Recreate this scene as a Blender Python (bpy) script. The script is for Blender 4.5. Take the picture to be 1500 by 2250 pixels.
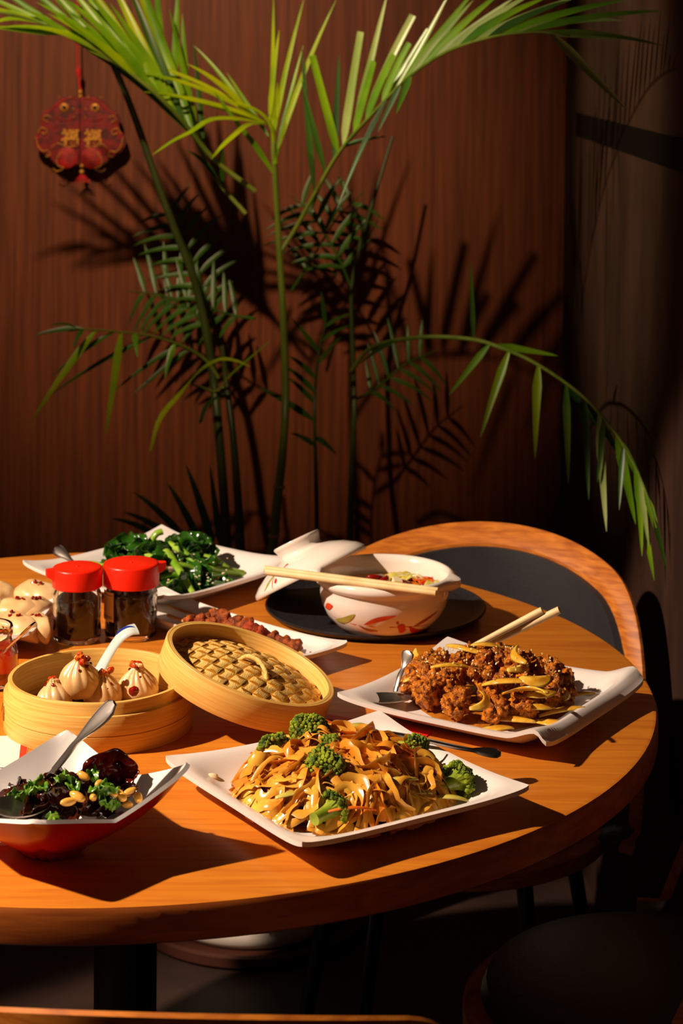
import bpy, math, random
from math import sin, cos, pi, radians, sqrt, exp
from mathutils import Vector as V, Matrix, noise

random.seed(7)
SC = bpy.context.scene
COL = SC.collection
for o in list(bpy.data.objects):
    bpy.data.objects.remove(o)

# ------------------------------------------------------------------ camera
T = .745                                   # height of the table top
FPX, CX, CY, PITCH, ROLL = 4338.0, 750.0, 300.0, radians(2.38), -0.01
CAM = V((.239, -2.23, 1.464))
cp, sp = cos(PITCH), sin(PITCH)

def ray(px, py):
    u, w = px - CX, CY - py
    u0 = u * cos(ROLL) + w * sin(ROLL)
    v0 = -u * sin(ROLL) + w * cos(ROLL)
    return V((u0, FPX * cp + v0 * sp, -FPX * sp + v0 * cp)) / FPX

def at(px, py, z):                         # point of the sight line at height z
    d = ray(px, py)
    return CAM + d * ((z - CAM.z) / d.z)

def aty(px, py, y):                        # point of the sight line at depth y
    d = ray(px, py)
    return CAM + d * ((y - CAM.y) / d.y)

cd = bpy.data.cameras.new('camera')
cam = bpy.data.objects.new('camera', cd)
COL.objects.link(cam)
SC.camera = cam
cd.sensor_fit = 'VERTICAL'
cd.sensor_height = 36.0
cd.sensor_width = 24.0
cd.lens = FPX / 2250 * 36.0
cd.shift_y = -(1125 - CY) / 2250
cd.clip_start = .05
fw = V((0, cp, -sp)); up0 = V((0, sp, cp)); rt0 = V((1, 0, 0))
rt = rt0 * cos(ROLL) - up0 * sin(ROLL)
up = rt0 * sin(ROLL) + up0 * cos(ROLL)
m = Matrix((rt, up, -fw)).transposed().to_4x4()
m.translation = CAM
cam.matrix_world = m
cd.dof.use_dof = True
cd.dof.focus_distance = 1.98
cd.dof.aperture_fstop = 10.0

# ------------------------------------------------------------------ light
w = bpy.data.worlds.new('world')
SC.world = w
w.use_nodes = True
w.node_tree.nodes['Background'].inputs[0].default_value = (1.0, .62, .42, 1)
w.node_tree.nodes['Background'].inputs[1].default_value = .036

def spot(name, loc, aim, power, col, angle, blend, rad):
    ld = bpy.data.lights.new(name, 'SPOT')
    lo = bpy.data.objects.new(name, ld)
    COL.objects.link(lo)
    lo.location = loc
    lo.rotation_euler = (V(aim) - V(loc)).to_track_quat('-Z', 'Y').to_euler()
    ld.energy = power; ld.color = col
    ld.spot_size = radians(angle); ld.spot_blend = blend
    ld.shadow_soft_size = rad
    return lo

spot('table_spotlight', (-1.62, -.62, 2.42), (.02, -.2, .52), 490, (1.0, .78, .60), 41.5, .18, .034)
spot('wall_spotlight', (-.5, -1.15, 2.95), (-.12, 1.6, 1.40), 490, (1.0, .70, .40), 30, 1.0, .03)
spot('foliage_spotlight', (-1.7, .30, 2.12), (.20, .86, 1.50), 230, (1.0, .86, .52), 27, .9, .035)

SC.view_settings.view_transform = 'Standard'
SC.view_settings.look = 'None'
SC.view_settings.exposure = 0.0
SC.view_settings.gamma = 1.0
SC.view_settings.use_curve_mapping = False

# ------------------------------------------------------------------ materials
def S(r, g, b):
    f = lambda c: (c / 12.92 if c <= .04045 else ((c + .055) / 1.055) ** 2.4)
    return (f(r / 255), f(g / 255), f(b / 255), 1)

def mat(name, col, col2=None, rough=.5, spec=.5, metal=0, scale=20, stretch=(1, 1, 1), rot=(0, 0, 0), detail=4,
        lo=.35, hi=.65, bump=0, bscale=None, bstretch=None, trans=0, ior=1.45, coat=0, sss=0, sssr=(.01, .004, .002),
        leaf=0, dist=0, thin=None):
    M_ = bpy.data.materials.new(name)
    M_.use_nodes = True
    nt = M_.node_tree
    N, L = nt.nodes, nt.links
    b = N['Principled BSDF']
    b.inputs['Roughness'].default_value = rough
    b.inputs['Specular IOR Level'].default_value = spec
    b.inputs['Metallic'].default_value = metal
    b.inputs['IOR'].default_value = ior
    b.inputs['Transmission Weight'].default_value = trans
    b.inputs['Coat Weight'].default_value = coat
    b.inputs['Coat Roughness'].default_value = .08
    if sss:
        b.inputs['Subsurface Weight'].default_value = sss
        b.inputs['Subsurface Radius'].default_value = (1, .4, .2)
        b.inputs['Subsurface Scale'].default_value = sssr[0]
    b.inputs['Base Color'].default_value = col
    tc = N.new('ShaderNodeTexCoord')
    colout = None
    if col2 is not None:
        mp = N.new('ShaderNodeMapping')
        mp.inputs['Scale'].default_value = stretch
        mp.inputs['Rotation'].default_value = rot
        L.new(tc.outputs['Object'], mp.inputs['Vector'])
        nz = N.new('ShaderNodeTexNoise')
        nz.inputs['Scale'].default_value = scale
        nz.inputs['Detail'].default_value = detail
        nz.inputs['Distortion'].default_value = dist
        L.new(mp.outputs[0], nz.inputs['Vector'])
        cr = N.new('ShaderNodeValToRGB')
        cr.color_ramp.elements[0].position = lo
        cr.color_ramp.elements[1].position = hi
        cr.color_ramp.elements[0].color = col
        cr.color_ramp.elements[1].color = col2
        L.new(nz.outputs[0], cr.inputs[0])
        L.new(cr.outputs[0], b.inputs['Base Color'])
        colout = cr.outputs[0]
    if bump:
        mp2 = N.new('ShaderNodeMapping')
        mp2.inputs['Scale'].default_value = bstretch or stretch
        mp2.inputs['Rotation'].default_value = rot
        L.new(tc.outputs['Object'], mp2.inputs['Vector'])
        n2 = N.new('ShaderNodeTexNoise')
        n2.inputs['Scale'].default_value = bscale or scale
        n2.inputs['Detail'].default_value = 5
        L.new(mp2.outputs[0], n2.inputs['Vector'])
        bp = N.new('ShaderNodeBump')
        bp.inputs['Strength'].default_value = bump
        bp.inputs['Distance'].default_value = .002
        L.new(n2.outputs[0], bp.inputs['Height'])
        L.new(bp.outputs[0], b.inputs['Normal'])
    if leaf:
        tr = N.new('ShaderNodeBsdfTranslucent')
        if colout: L.new(colout, tr.inputs[0])
        else: tr.inputs[0].default_value = col
        mx = N.new('ShaderNodeMixShader')
        mx.inputs[0].default_value = leaf
        out = N['Material Output']
        L.new(b.outputs[0], mx.inputs[1]); L.new(tr.outputs[0], mx.inputs[2])
        L.new(mx.outputs[0], out.inputs[0])
    return M_

MT = dict(
    table=mat('table_wood', S(182, 96, 26), S(222, 138, 40), rough=.34, scale=7, stretch=(1.0, 11, 9), rot=(0, 0, .12), detail=8, lo=.2, hi=.8, bump=.03, dist=.9),
    tedge=mat('table_edge_wood', S(140, 66, 22), S(178, 96, 34), rough=.4, scale=7, stretch=(1.5, 6, 16), rot=(.2, .25, .1), detail=6, lo=.3, hi=.7, bump=.05, dist=.8),
    rail=mat('chair_wood', S(158, 80, 24), S(214, 128, 42), rough=.46, spec=.3, scale=9, stretch=(3, 5, 22), rot=(.3, .2, .4), detail=5, lo=.3, hi=.7, bump=.04, dist=.5),
    leather=mat('black_upholstery', S(38, 37, 40), S(52, 50, 52), rough=.42, spec=.45, scale=6, bump=.12, bscale=260),
    blackmetal=mat('black_metal', S(12, 12, 14), rough=.45, spec=.4),
    veneer=mat('wall_veneer', S(64, 28, 13), S(112, 56, 29), rough=.5, spec=.25, scale=6, stretch=(16, 16, .5), detail=8, lo=.25, hi=.75, bump=.05),
    plaster=mat('wall_plaster', S(42, 27, 21), S(62, 40, 32), rough=.8, spec=.1, scale=3, stretch=(1, 3, 1), detail=6, bump=.15, bscale=60),
    floor=mat('dark_floor', S(40, 26, 22), S(62, 42, 34), rough=.6, scale=5, detail=5),
    darktrim=mat('dark_trim', S(8, 4, 3), rough=.8, spec=.1),
    white=mat('white_ceramic', S(232, 224, 218), rough=.16, spec=.5, coat=.3),
    melamine=mat('white_melamine', S(230, 220, 212), rough=.22, spec=.5),
    redglaze=mat('red_glaze', S(178, 30, 18), rough=.25, spec=.4),
    ivory=mat('ivory_ceramic', S(236, 222, 208), rough=.14, spec=.5, coat=.3),
    traymat=mat('black_tray', S(26, 25, 28), S(38, 37, 40), rough=.38, spec=.5, scale=300, bump=.25, bscale=500),
    bamboo=mat('bamboo_ring', S(218, 164, 78), S(236, 190, 102), rough=.45, spec=.35, scale=7, stretch=(2, 2, 60), detail=5, bump=.08),
    bamboo2=mat('bamboo_weft', S(150, 92, 14), S(196, 130, 34), rough=.42, spec=.4, scale=18, stretch=(3, 40, 3), detail=4, bump=.15),
    bamboo3=mat('bamboo_warp', S(216, 164, 74), S(242, 204, 120), rough=.5, spec=.3, scale=22, stretch=(40, 4, 4), detail=4, lo=.3, hi=.6, bump=.5, bscale=30),
    bambooin=mat('bamboo_floor', S(120, 76, 34), S(156, 104, 50), rough=.6, scale=20, stretch=(1, 20, 1)),
    stick=mat('chopstick_wood', S(218, 184, 124), S(240, 210, 156), rough=.5, scale=30, stretch=(1, 1, 1), bump=.05),
    skewer=mat('skewer_wood', S(196, 138, 58), S(222, 168, 86), rough=.5, scale=40),
    steel=mat('polished_steel', S(196, 186, 178), rough=.3, metal=1),
    steeldark=mat('dark_steel', S(120, 110, 104), S(160, 148, 140), rough=.3, metal=1, scale=30),  # darker steel with a mottled tone
    cap=mat('red_plastic', S(236, 34, 8), rough=.34, spec=.45, sss=.1),
    glass=mat('clear_glass', (1, 1, 1, 1), rough=.02, trans=1.0, ior=1.45),
    soy=mat('soy_sauce', S(16, 6, 3), rough=.08, spec=.25),
    paperlabel=mat('cream_label', S(222, 180, 110), rough=.6),
    ink=mat('black_ink', S(20, 16, 14), rough=.6),
    oil=mat('chili_oil', S(236, 84, 8), S(190, 20, 4), rough=.1, scale=60, trans=.7, coat=.5, lo=.45, hi=.7),
    chili=mat('chili_flake', S(150, 14, 6), S(90, 6, 4), rough=.2, scale=200, coat=.6),
    chilioil=mat('chili_topping', S(222, 120, 30), S(190, 40, 10), rough=.18, scale=160, coat=.6, lo=.4, hi=.55),
    dough=mat('dumpling_dough', S(220, 172, 108), S(236, 200, 146), rough=.28, spec=.5, scale=40, sss=.25, coat=.35, bump=.1, bscale=90),
    dough2=mat('boiled_dumpling_dough', S(216, 172, 112), S(232, 198, 146), rough=.26, spec=.5, scale=40, sss=.25, coat=.4, bump=.1, bscale=70),
    celadon=mat('pale_blue_porcelain', S(206, 212, 206), rough=.14, coat=.4),
    blue=mat('blue_glaze', S(34, 62, 170), rough=.15),
    noodle=mat('rice_noodle', S(204, 114, 14), S(242, 184, 70), rough=.22, spec=.5, scale=24, detail=3, sss=.15, coat=.2, lo=.3, hi=.7, bump=.1, bscale=80),
    noodleshade=mat('shaded_noodle', S(128, 66, 14), S(170, 98, 26), rough=.5, scale=60),  # mound under the ribbons, shade of the gaps put into its colour
    onion=mat('cooked_onion', S(206, 134, 14), S(240, 196, 78), rough=.22, spec=.5, scale=60, sss=.15, coat=.5),
    fried=mat('fried_crust', S(100, 36, 0), S(232, 134, 10), rough=.4, spec=.35, scale=2.6, detail=7, lo=.36, hi=.64, bump=1.0, bscale=9, coat=.12),
    sesame=mat('sesame', S(240, 206, 140), rough=.4),
    brocc=mat('broccoli_head', S(44, 84, 8), S(160, 176, 30), rough=.5, spec=.4, scale=110, detail=3, lo=.32, hi=.64, bump=.9, bscale=900),
    broccstem=mat('broccoli_stem', S(112, 138, 26), S(168, 178, 62), rough=.3, scale=50, coat=.4),
    carrot=mat('carrot', S(232, 92, 16), S(240, 128, 36), rough=.28, scale=40, coat=.4),
    sauce=mat('brown_sauce', S(176, 96, 20), S(214, 140, 40), rough=.12, coat=.6, scale=60),
    meat=mat('spiced_meat', S(108, 36, 0), S(192, 92, 6), rough=.45, scale=2.2, detail=6, bump=1.0, bscale=9, lo=.35, hi=.65),
    meatred=mat('chili_rubbed_meat', S(146, 34, 0), S(190, 70, 4), rough=.45, scale=2.2, detail=6, bump=1.0, bscale=9),
    gstem=mat('green_stem', S(98, 150, 26), S(158, 188, 66), rough=.22, scale=30, stretch=(1, 1, 1), coat=.5),
    gleaf=mat('cooked_leaf', S(14, 44, 8), S(44, 92, 18), rough=.2, scale=50, coat=.6, bump=.3, bscale=120, lo=.35, hi=.65),
    garlic=mat('garlic', S(236, 214, 170), rough=.35),
    woodear=mat('wood_ear', S(22, 8, 6), S(74, 28, 14), rough=.12, spec=.6, scale=40, coat=.8),
    woodearred=mat('wood_ear_translucent', S(150, 34, 12), S(84, 20, 8), rough=.12, spec=.6, scale=40, coat=.5, leaf=.5),
    peanut=mat('peanut', S(222, 152, 44), S(238, 186, 86), rough=.25, scale=60, coat=.5),
    herb=mat('coriander', S(42, 96, 12), S(112, 156, 30), rough=.3, scale=80, coat=.3),
    soup=mat('hot_soup', S(214, 122, 26), S(226, 182, 86), rough=.06, spec=.6, scale=22, detail=4, coat=.6, lo=.4, hi=.62, bump=.2, bscale=40),
    tofu=mat('tofu', S(240, 222, 176), rough=.3, sss=.2),
    cabbage=mat('cabbage', S(186, 168, 50), S(220, 204, 112), rough=.25, scale=40, coat=.4),
    pred=mat('painted_red', S(196, 40, 24), S(214, 70, 34), rough=.25, scale=60),
    pgreen=mat('painted_green', S(152, 148, 48), S(176, 160, 70), rough=.25, scale=60),
    pbrown=mat('painted_brown', S(166, 84, 36), S(186, 110, 56), rough=.25, scale=60),
    paper=mat('white_paper', S(232, 224, 214), rough=.6),
    redpaper=mat('red_paper', S(206, 36, 14), rough=.5),
    felt=mat('red_embroidery', S(112, 5, 6), S(66, 3, 4), rough=.7, scale=60, detail=5, bump=.6, bscale=300, lo=.45, hi=.6),
    felt2=mat('bright_red_embroidery', S(160, 10, 7), S(116, 5, 5), rough=.6, scale=80, bump=.6, bscale=400),
    gold=mat('gold_thread', S(200, 140, 48), S(160, 96, 26), rough=.42, metal=.3, scale=200),
    cord=mat('red_cord', S(176, 10, 14), rough=.7, bump=.5, bscale=500),
    leaf=mat('palm_leaf', S(72, 122, 8), S(128, 166, 14), rough=.36, spec=.5, scale=8, detail=3, leaf=.3),
    leafy=mat('yellow_palm_leaf', S(172, 188, 8), S(122, 160, 8), rough=.34, spec=.4, scale=9, detail=3, leaf=.4),
    leafsheen=mat('sheen_palm_leaf', S(160, 170, 104), S(118, 142, 62), rough=.32, spec=.7, scale=9, detail=3, leaf=.15),  # sheen of the lit leaves put into a paler colour
    leafshade=mat('shaded_palm_leaf', S(30, 58, 8), S(48, 84, 12), rough=.4, spec=.4, scale=9, detail=3, leaf=.15),  # leaf colour darkened to imitate leaves lying in shade
    stem=mat('palm_stem', S(74, 92, 22), S(104, 118, 40), rough=.4, scale=14, stretch=(1, 1, .4), detail=4),
    stemshade=mat('shaded_palm_stem', S(34, 44, 12), S(52, 64, 20), rough=.45, scale=14, stretch=(1, 1, .4), detail=4),  # stem colour darkened to imitate canes lying in shade
    node=mat('palm_node', S(176, 140, 90), rough=.6),
    planter=mat('glazed_planter', S(222, 210, 192), S(236, 224, 208), rough=.3, scale=6),
    clay=mat('clay_saucer', S(70, 32, 18), rough=.6),
    soil=mat('soil', S(30, 18, 12), S(48, 32, 22), rough=.9, scale=60),
)

# ------------------------------------------------------------------ mesh helpers
class G:
    def __init__(s): s.v = []; s.f = []; s.mi = []
    def add(s, vs, fs, mi=0):
        b = len(s.v)
        s.v += [tuple(q) for q in vs]
        s.f += [tuple(i + b for i in f) for f in fs]
        s.mi += [mi] * len(fs)
        return s
    def lathe(s, prof, n=48, c=(0, 0, 0), fn=None, close=False):
        vs = []; fs = []
        k = len(prof)
        for i in range(n):
            a = 2 * pi * i / n
            for j, (r, z) in enumerate(prof):
                if fn: r, z = fn(r, z, a, j)
                vs.append((c[0] + r * cos(a), c[1] + r * sin(a), c[2] + z))
        for i in range(n):
            i2 = (i + 1) % n
            for j in range(k if close else k - 1):
                j2 = (j + 1) % k
                fs.append((i * k + j, i2 * k + j, i2 * k + j2, i * k + j2))
        if not close:
            if prof[0][0] > 1e-6: fs.append(tuple(i * k for i in range(n))[::-1])
            if prof[-1][0] > 1e-6: fs.append(tuple(i * k + k - 1 for i in range(n)))
        return s.add(vs, fs)
    def tube(s, pts, rad, n=10, flat=1.0, upv=None):
        pts = [V(p) for p in pts]
        k = len(pts)
        if not hasattr(rad, '__len__'): rad = [rad] * k
        vs = []; fs = []
        t0 = (pts[1] - pts[0]).normalized()
        x = (V(upv) if upv else (V((0, 0, 1)) if abs(t0.z) < .9 else V((1, 0, 0)))).cross(t0).normalized()
        for i, p in enumerate(pts):
            t = (pts[min(i + 1, k - 1)] - pts[max(i - 1, 0)]).normalized()
            if upv: x = V(upv).cross(t).normalized()
            else: x = (x - t * x.dot(t)).normalized()
            y = t.cross(x)
            r = rad[i]
            rx, ry = (r if hasattr(r, '__len__') else (r, r * flat))
            for q in range(n):
                a = 2 * pi * q / n
                vs.append(p + x * (rx * cos(a)) + y * (ry * sin(a)))
        for i in range(k - 1):
            for q in range(n):
                q2 = (q + 1) % n
                fs.append((i * n + q, i * n + q2, (i + 1) * n + q2, (i + 1) * n + q))
        fs.append(tuple(range(n))[::-1]); fs.append(tuple((k - 1) * n + q for q in range(n)))
        return s.add(vs, fs)
    def sweep(s, pts, frames, sect, closed=False):
        # frames: list of (x, y) axes, sect: function i -> list of (a, b)
        vs = []; fs = []
        k = len(pts); n = None
        for i, p in enumerate(pts):
            sc_ = sect(i); n = len(sc_)
            for a, b in sc_:
                vs.append(V(p) + frames[i][0] * a + frames[i][1] * b)
        for i in range(k if closed else k - 1):
            i2 = (i + 1) % k
            for q in range(n):
                q2 = (q + 1) % n
                fs.append((i * n + q, i * n + q2, i2 * n + q2, i2 * n + q))
        if not closed:
            fs.append(tuple(range(n))[::-1]); fs.append(tuple((k - 1) * n + q for q in range(n)))
        return s.add(vs, fs)
    def box(s, c, sz, M_=None):
        vs = [V((sx * sz[0] / 2, sy * sz[1] / 2, sz_ * sz[2] / 2)) for sx in (-1, 1) for sy in (-1, 1) for sz_ in (-1, 1)]
        if M_: vs = [M_ @ q for q in vs]
        vs = [q + V(c) for q in vs]
        return s.add(vs, [(0, 1, 3, 2), (4, 6, 7, 5), (0, 4, 5, 1), (2, 3, 7, 6), (0, 2, 6, 4), (1, 5, 7, 3)])
    def ico(s, c, r, sub=2, fn=None, sc_=(1, 1, 1), M_=None):
        vs, fs = ICO(sub)
        out = []
        for q in vs:
            d = fn(q) if fn else 1.0
            p = V((q.x * sc_[0], q.y * sc_[1], q.z * sc_[2])) * (r * d)
            if M_: p = M_ @ p
            out.append(p + V(c))
        return s.add(out, fs)
    def mesh(s, name, m, smooth=True, sharp=None):
        me = bpy.data.meshes.new(name)
        me.from_pydata(s.v, [], s.f)
        for mm in (m if isinstance(m, (list, tuple)) else [m]):
            me.materials.append(MT[mm] if isinstance(mm, str) else mm)
        if any(s.mi): me.polygons.foreach_set('material_index', s.mi)
        me.validate()
        if smooth:
            me.shade_smooth()
            if sharp: me.set_sharp_from_angle(angle=radians(sharp))
        return me
    def obj(s, name, m, parent=None, smooth=True, sharp=40, loc=None, rot=None):
        return link(name, s.mesh(name, m, smooth, sharp), parent, loc, rot)

_ico = {}
def ICO(sub):
    if sub not in _ico:
        import bmesh
        bm = bmesh.new()
        bmesh.ops.create_icosphere(bm, subdivisions=sub, radius=1)
        bm.verts.ensure_lookup_table()
        _ico[sub] = ([v.co.copy() for v in bm.verts], [tuple(v.index for v in f.verts) for f in bm.faces])
        bm.free()
    return _ico[sub]

def link(name, me, parent=None, loc=None, rot=None):
    o = bpy.data.objects.new(name, me)
    COL.objects.link(o)
    if parent: o.parent = parent
    if loc is not None: o.location = loc
    if rot is not None:
        if isinstance(rot, Matrix): o.rotation_euler = rot.to_euler()
        else: o.rotation_euler = rot
    return o

def tag(o, label=None, cat=None, group=None, kind=None):
    if label: o['label'] = label
    if cat: o['category'] = cat
    if group: o['group'] = group
    if kind: o['kind'] = kind
    return o

def thing(name, label, cat, loc=(0, 0, 0), rot=None, group=None):
    o = link(name, None, None, loc, rot)
    return tag(o, label, cat, group)

def copy_tree(o, parent=None):
    c = o.copy(); COL.objects.link(c); c.parent = parent
    for ch in list(o.children): copy_tree(ch, c)
    return c

def spline(pts, n):
    pts = [V(p) for p in pts]
    P = [pts[0] * 2 - pts[1]] + pts + [pts[-1] * 2 - pts[-2]]
    out = []
    segs = len(pts) - 1
    for i in range(n):
        u = i / (n - 1) * segs
        k = min(int(u), segs - 1); t = u - k
        a, b, c, d = P[k], P[k + 1], P[k + 2], P[k + 3]
        out.append(.5 * ((2 * b) + (c - a) * t + (2 * a - 5 * b + 4 * c - d) * t * t + (3 * b - a - 3 * c + d) * t ** 3))
    return out

def ss(a, b, x):
    x = max(0, min(1, (x - a) / (b - a)))
    return x * x * (3 - 2 * x)

def R3(rx=0, ry=0, rz=0):
    return Matrix.Rotation(rz, 3, 'Z') @ Matrix.Rotation(ry, 3, 'Y') @ Matrix.Rotation(rx, 3, 'X')

def rnd(a, b): return random.uniform(a, b)

# ------------------------------------------------------------------ room
WY, WX = 1.75, .690
def slab(name, c, sz, m): return tag(G().box(c, sz).obj(name, m, smooth=False), kind='structure')
slab('floor', (-.4, -.4, -.03), (4.4, 4.4, .06), 'floor')
slab('wall_back', (-.85, WY + .04, 1.55), (2 * (WX + .85), .08, 3.1), 'veneer')
slab('wall_right', (WX + .05, .0, 1.55), (.1, 2 * WY, 3.1), 'plaster')
slab('trim_1', (WX - .001, .3, 1.335), (.004, 2.5, .044), 'darktrim')
slab('baseboard_back', (-.85, WY - .006, .04), (2 * (WX + .85), .012, .08), 'darktrim')

# ------------------------------------------------------------------ table
tb = thing('round_table', 'round orange-brown wooden pedestal table laid with dishes', 'table', (0, 0, 0))
R = .6
G().lathe([(0, T - .001), (0, T), (R - .006, T), (R - .0025, T - .0012), (R - .0025, T - .002), (0, T - .002)][1:5], 160).obj('table_top', 'table', tb, sharp=30)
G().lathe([(0, T - .034), (R - .004, T - .034), (R, T - .031), (R, T - .006), (R - .0022, T - .0018), (R - .006, T - .0012), (0, T - .0012)], 160).obj('table_edge', 'tedge', tb, sharp=50)
G().lathe([(0, .03), (.036, .03), (.036, T - .05), (.16, T - .046), (.16, T - .034), (0, T - .034)], 40).obj('pedestal', 'blackmetal', tb)
G().lathe([(0, 0), (.26, 0), (.265, .008), (.25, .016), (.06, .03), (0, .03)], 48).obj('foot_plate', 'blackmetal', tb)

# ------------------------------------------------------------------ chairs
def rail_pt(t, dr=0, dz=0):
    e = max(0, abs(t) - .8)
    z = .786 - .111 * (1 - cos(t)) - .25 * e * e - .12 * e ** 4
    return V(((.253 + dr) * sin(t), (.245 + dr) * cos(t), max(z + dz, .46)))

def make_chair(label):
    c = thing('barrel_chair', label, 'chair')
    n = 61; tm = 1.72
    ts = [-tm + 2 * tm * i / (n - 1) for i in range(n)]
    pts = [rail_pt(t) for t in ts]
    fr = []
    for i, t in enumerate(ts):
        tg = (pts[min(i + 1, n - 1)] - pts[max(i - 1, 0)]).normalized()
        out = V((sin(t), cos(t), 0)).normalized()
        out = (out - tg * out.dot(tg)).normalized()
        upv = out.cross(tg)
        if upv.z < 0: upv = -upv
        fr.append((out, upv))
    def sect(i):
        k = ss(1.75, .3, abs(ts[i]))
        h, w_ = .020 + .024 * k, .022
        return [(0, 0), (-.004, .002), (-w_ * .8, -.004 - .006 * k), (-w_ - .006 * k, -.014 - .01 * k), (-w_ - .006 * k, -h), (-.004, -h - .002), (0, -h * .5)]
    G().sweep(pts, fr, sect).obj('backrest_rail', 'rail', c, sharp=35)
    # upholstered shell under the rail
    g = G(); vs = []; fs = []
    m_ = 9
    for s_ in (0, 1):
        for i, t in enumerate(ts):
            top = rail_pt(t, -.008, -.028)
            bot = V((.205 * sin(t), .2 * cos(t), .445))
            for j in range(m_):
                u = j / (m_ - 1)
                p = top.lerp(bot, u)
                o_ = V((sin(t), cos(t), 0))
                bul = .016 * sin(pi * u)
                p = p + o_ * (bul * .6 if s_ == 0 else -.022 + bul * .3 - .004)
                vs.append(p)
    N1 = n * m_
    for i in range(n - 1):
        for j in range(m_ - 1):
            a = i * m_ + j
            fs.append((a, a + 1, a + m_ + 1, a + m_))
            fs.append((N1 + a, N1 + a + m_, N1 + a + m_ + 1, N1 + a + 1))
    for i in range(n - 1):
        for j in (0, m_ - 1):
            a = i * m_ + j
            fs.append((a, a + m_, N1 + a + m_, N1 + a))
    for i in (0, n - 1):
        for j in range(m_ - 1):
            a = i * m_ + j
            fs.append((a, N1 + a, N1 + a + 1, a + 1))
    g.add(vs, fs).obj('backrest_pad', 'leather', c, sharp=60)
    G().lathe([(0, .425), (.198, .425), (.207, .43), (.207, .449), (.2, .453), (0, .453)], 56).obj('seat_rim', 'rail', c)
    G().lathe([(0, .452), (.178, .452), (.188, .46), (.182, .474), (.15, .481), (0, .482)], 48).obj('seat_cushion', 'leather', c)
    for sx in (-1, 1):
        for sy in (-1, 1):
            G().tube([(sx * .125, sy * .125, .426), (sx * .185, sy * .185, .0)], [.011, .009], 12).obj('leg', 'blackmetal', c)
    return c

ch = make_chair('wood-railed black upholstered chair behind the table, next to the white pot')
ch.location = (.399, .38, 0); ch.rotation_euler = (0, 0, 1.252 - pi / 2)
c2 = copy_tree(ch); c2['label'] = 'chair at the right side of the table, dark round seat at lower right'
c2.location = (.585, -.16, 0) ; c2.rotation_euler = (0, 0, radians(-12) - pi / 2)
c3 = copy_tree(ch); c3['label'] = 'nearest chair, only its orange wooden back rail along the bottom edge'
c3.location = (.12, -.624, 0); c3.rotation_euler = (0, 0, radians(-92) - pi / 2)
for c_ in (ch, c2, c3): c_['group'] = 'barrel chairs around the table'

# ------------------------------------------------------------------ plates
def plate_mesh(hu, hv, well=.66, rise=.02, lift=.01, droop=.0, th=.0045, zb=.009, pin=.04, droop_u=0, endrise=0, N=48, p=7):
    g = G(); vs = []; fs = []
    def uv(i): 
        a = -1 + 2 * i / N
        return a if abs(a) < .6 else math.copysign(1 - (1 - abs(a)) ** 1.0, a)
    def topz(u, v):
        d = (abs(u) ** p + abs(v) ** p) ** (1 / p)
        z = zb + rise * ss(well, .97, d) + lift * (abs(u * v)) ** 3 - droop * ss(.93, 1.06, d)
        if droop_u and u > 0: z += droop_u * (ss(.6, .88, u) - 1.7 * ss(.84, 1.0, u) ** 2)
        z += endrise * abs(u) ** 3
        return z
    for s_ in (0, 1):
        for i in range(N + 1):
            for j in range(N + 1):
                u, v = uv(i), uv(j)
                x = hu * u * (1 - pin * (1 - v * v) * abs(u) ** 3)
                y = hv * v * (1 - pin * (1 - u * u) * abs(v) ** 3)
                # slightly rounded corners
                k = 1 - .028 * (abs(u * v)) ** 14
                z = topz(u, v)
                if s_:
                    d = max(abs(u), abs(v))
                    z = min(z - th, 10) if d > .62 else 0.0
                    z = max(z, 0)
                vs.append((x * k, y * k, z))
    n1 = N + 1; o1 = n1 * n1
    for i in range(N):
        for j in range(N):
            a = i * n1 + j
            fs.append((a, a + n1, a + n1 + 1, a + 1))
            fs.append((o1 + a, o1 + a + 1, o1 + a + n1 + 1, o1 + a + n1))
    ring = [(i, 0) for i in range(N)] + [(N, j) for j in range(N)] + [(N - i, N) for i in range(N)] + [(0, N - j) for j in range(N)]
    for q in range(len(ring)):
        a = ring[q][0] * n1 + ring[q][1]; b = ring[(q + 1) % len(ring)]; b = b[0] * n1 + b[1]
        fs.append((a, o1 + a, o1 + b, b))
    g.add(vs, fs)
    return g

def plate(name, label, loc, ang, g, group=None):
    o = g.obj(name, 'melamine', None, sharp=50, loc=loc, rot=(0, 0, ang))
    return tag(o, label, 'plate', group)

NP, NA = V((.2475, -.3625, T)), radians(33.5)
CP, CA = V((.411, -.093, T)), radians(-32)
GP, GA = V((.004, .40, T)), radians(51)
SP_, SA = V((.105, .162, T)), radians(-44)
DP, DA = V((-.222, .178, T)), radians(-3)
plate('square_plate', 'white square plate piled with fried noodles and broccoli', NP, NA, plate_mesh(.130, .128, lift=.006, rise=.018))
plate('square_plate', 'white square plate holding the brown fried chicken, at right', CP, CA, plate_mesh(.128, .126, well=.68, rise=.016, lift=.008, droop_u=.008))
plate('square_plate', 'white square plate of leafy greens at the far side of the table', GP, GA, plate_mesh(.136, .134, well=.6, rise=.02, lift=.012))
plate('rectangular_plate', 'long narrow white plate under the meat skewers', SP_, SA, plate_mesh(.168, .042, well=.78, rise=.009, lift=.003, endrise=.006, pin=.0, p=5))
plate('rectangular_plate', 'white plate of half-moon dumplings at the left edge', DP, DA, plate_mesh(.108, .108, well=.62, rise=.018, lift=.01, pin=.05))

def toworld(P, A):
    M_ = Matrix.Rotation(A, 3, 'Z')
    return lambda x, y, z=0: P + M_ @ V((x, y, z))
NW, CW, GW, SW, DW = toworld(NP, NA), toworld(CP, CA), toworld(GP, GA), toworld(SP_, SA), toworld(DP, DA)

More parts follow.
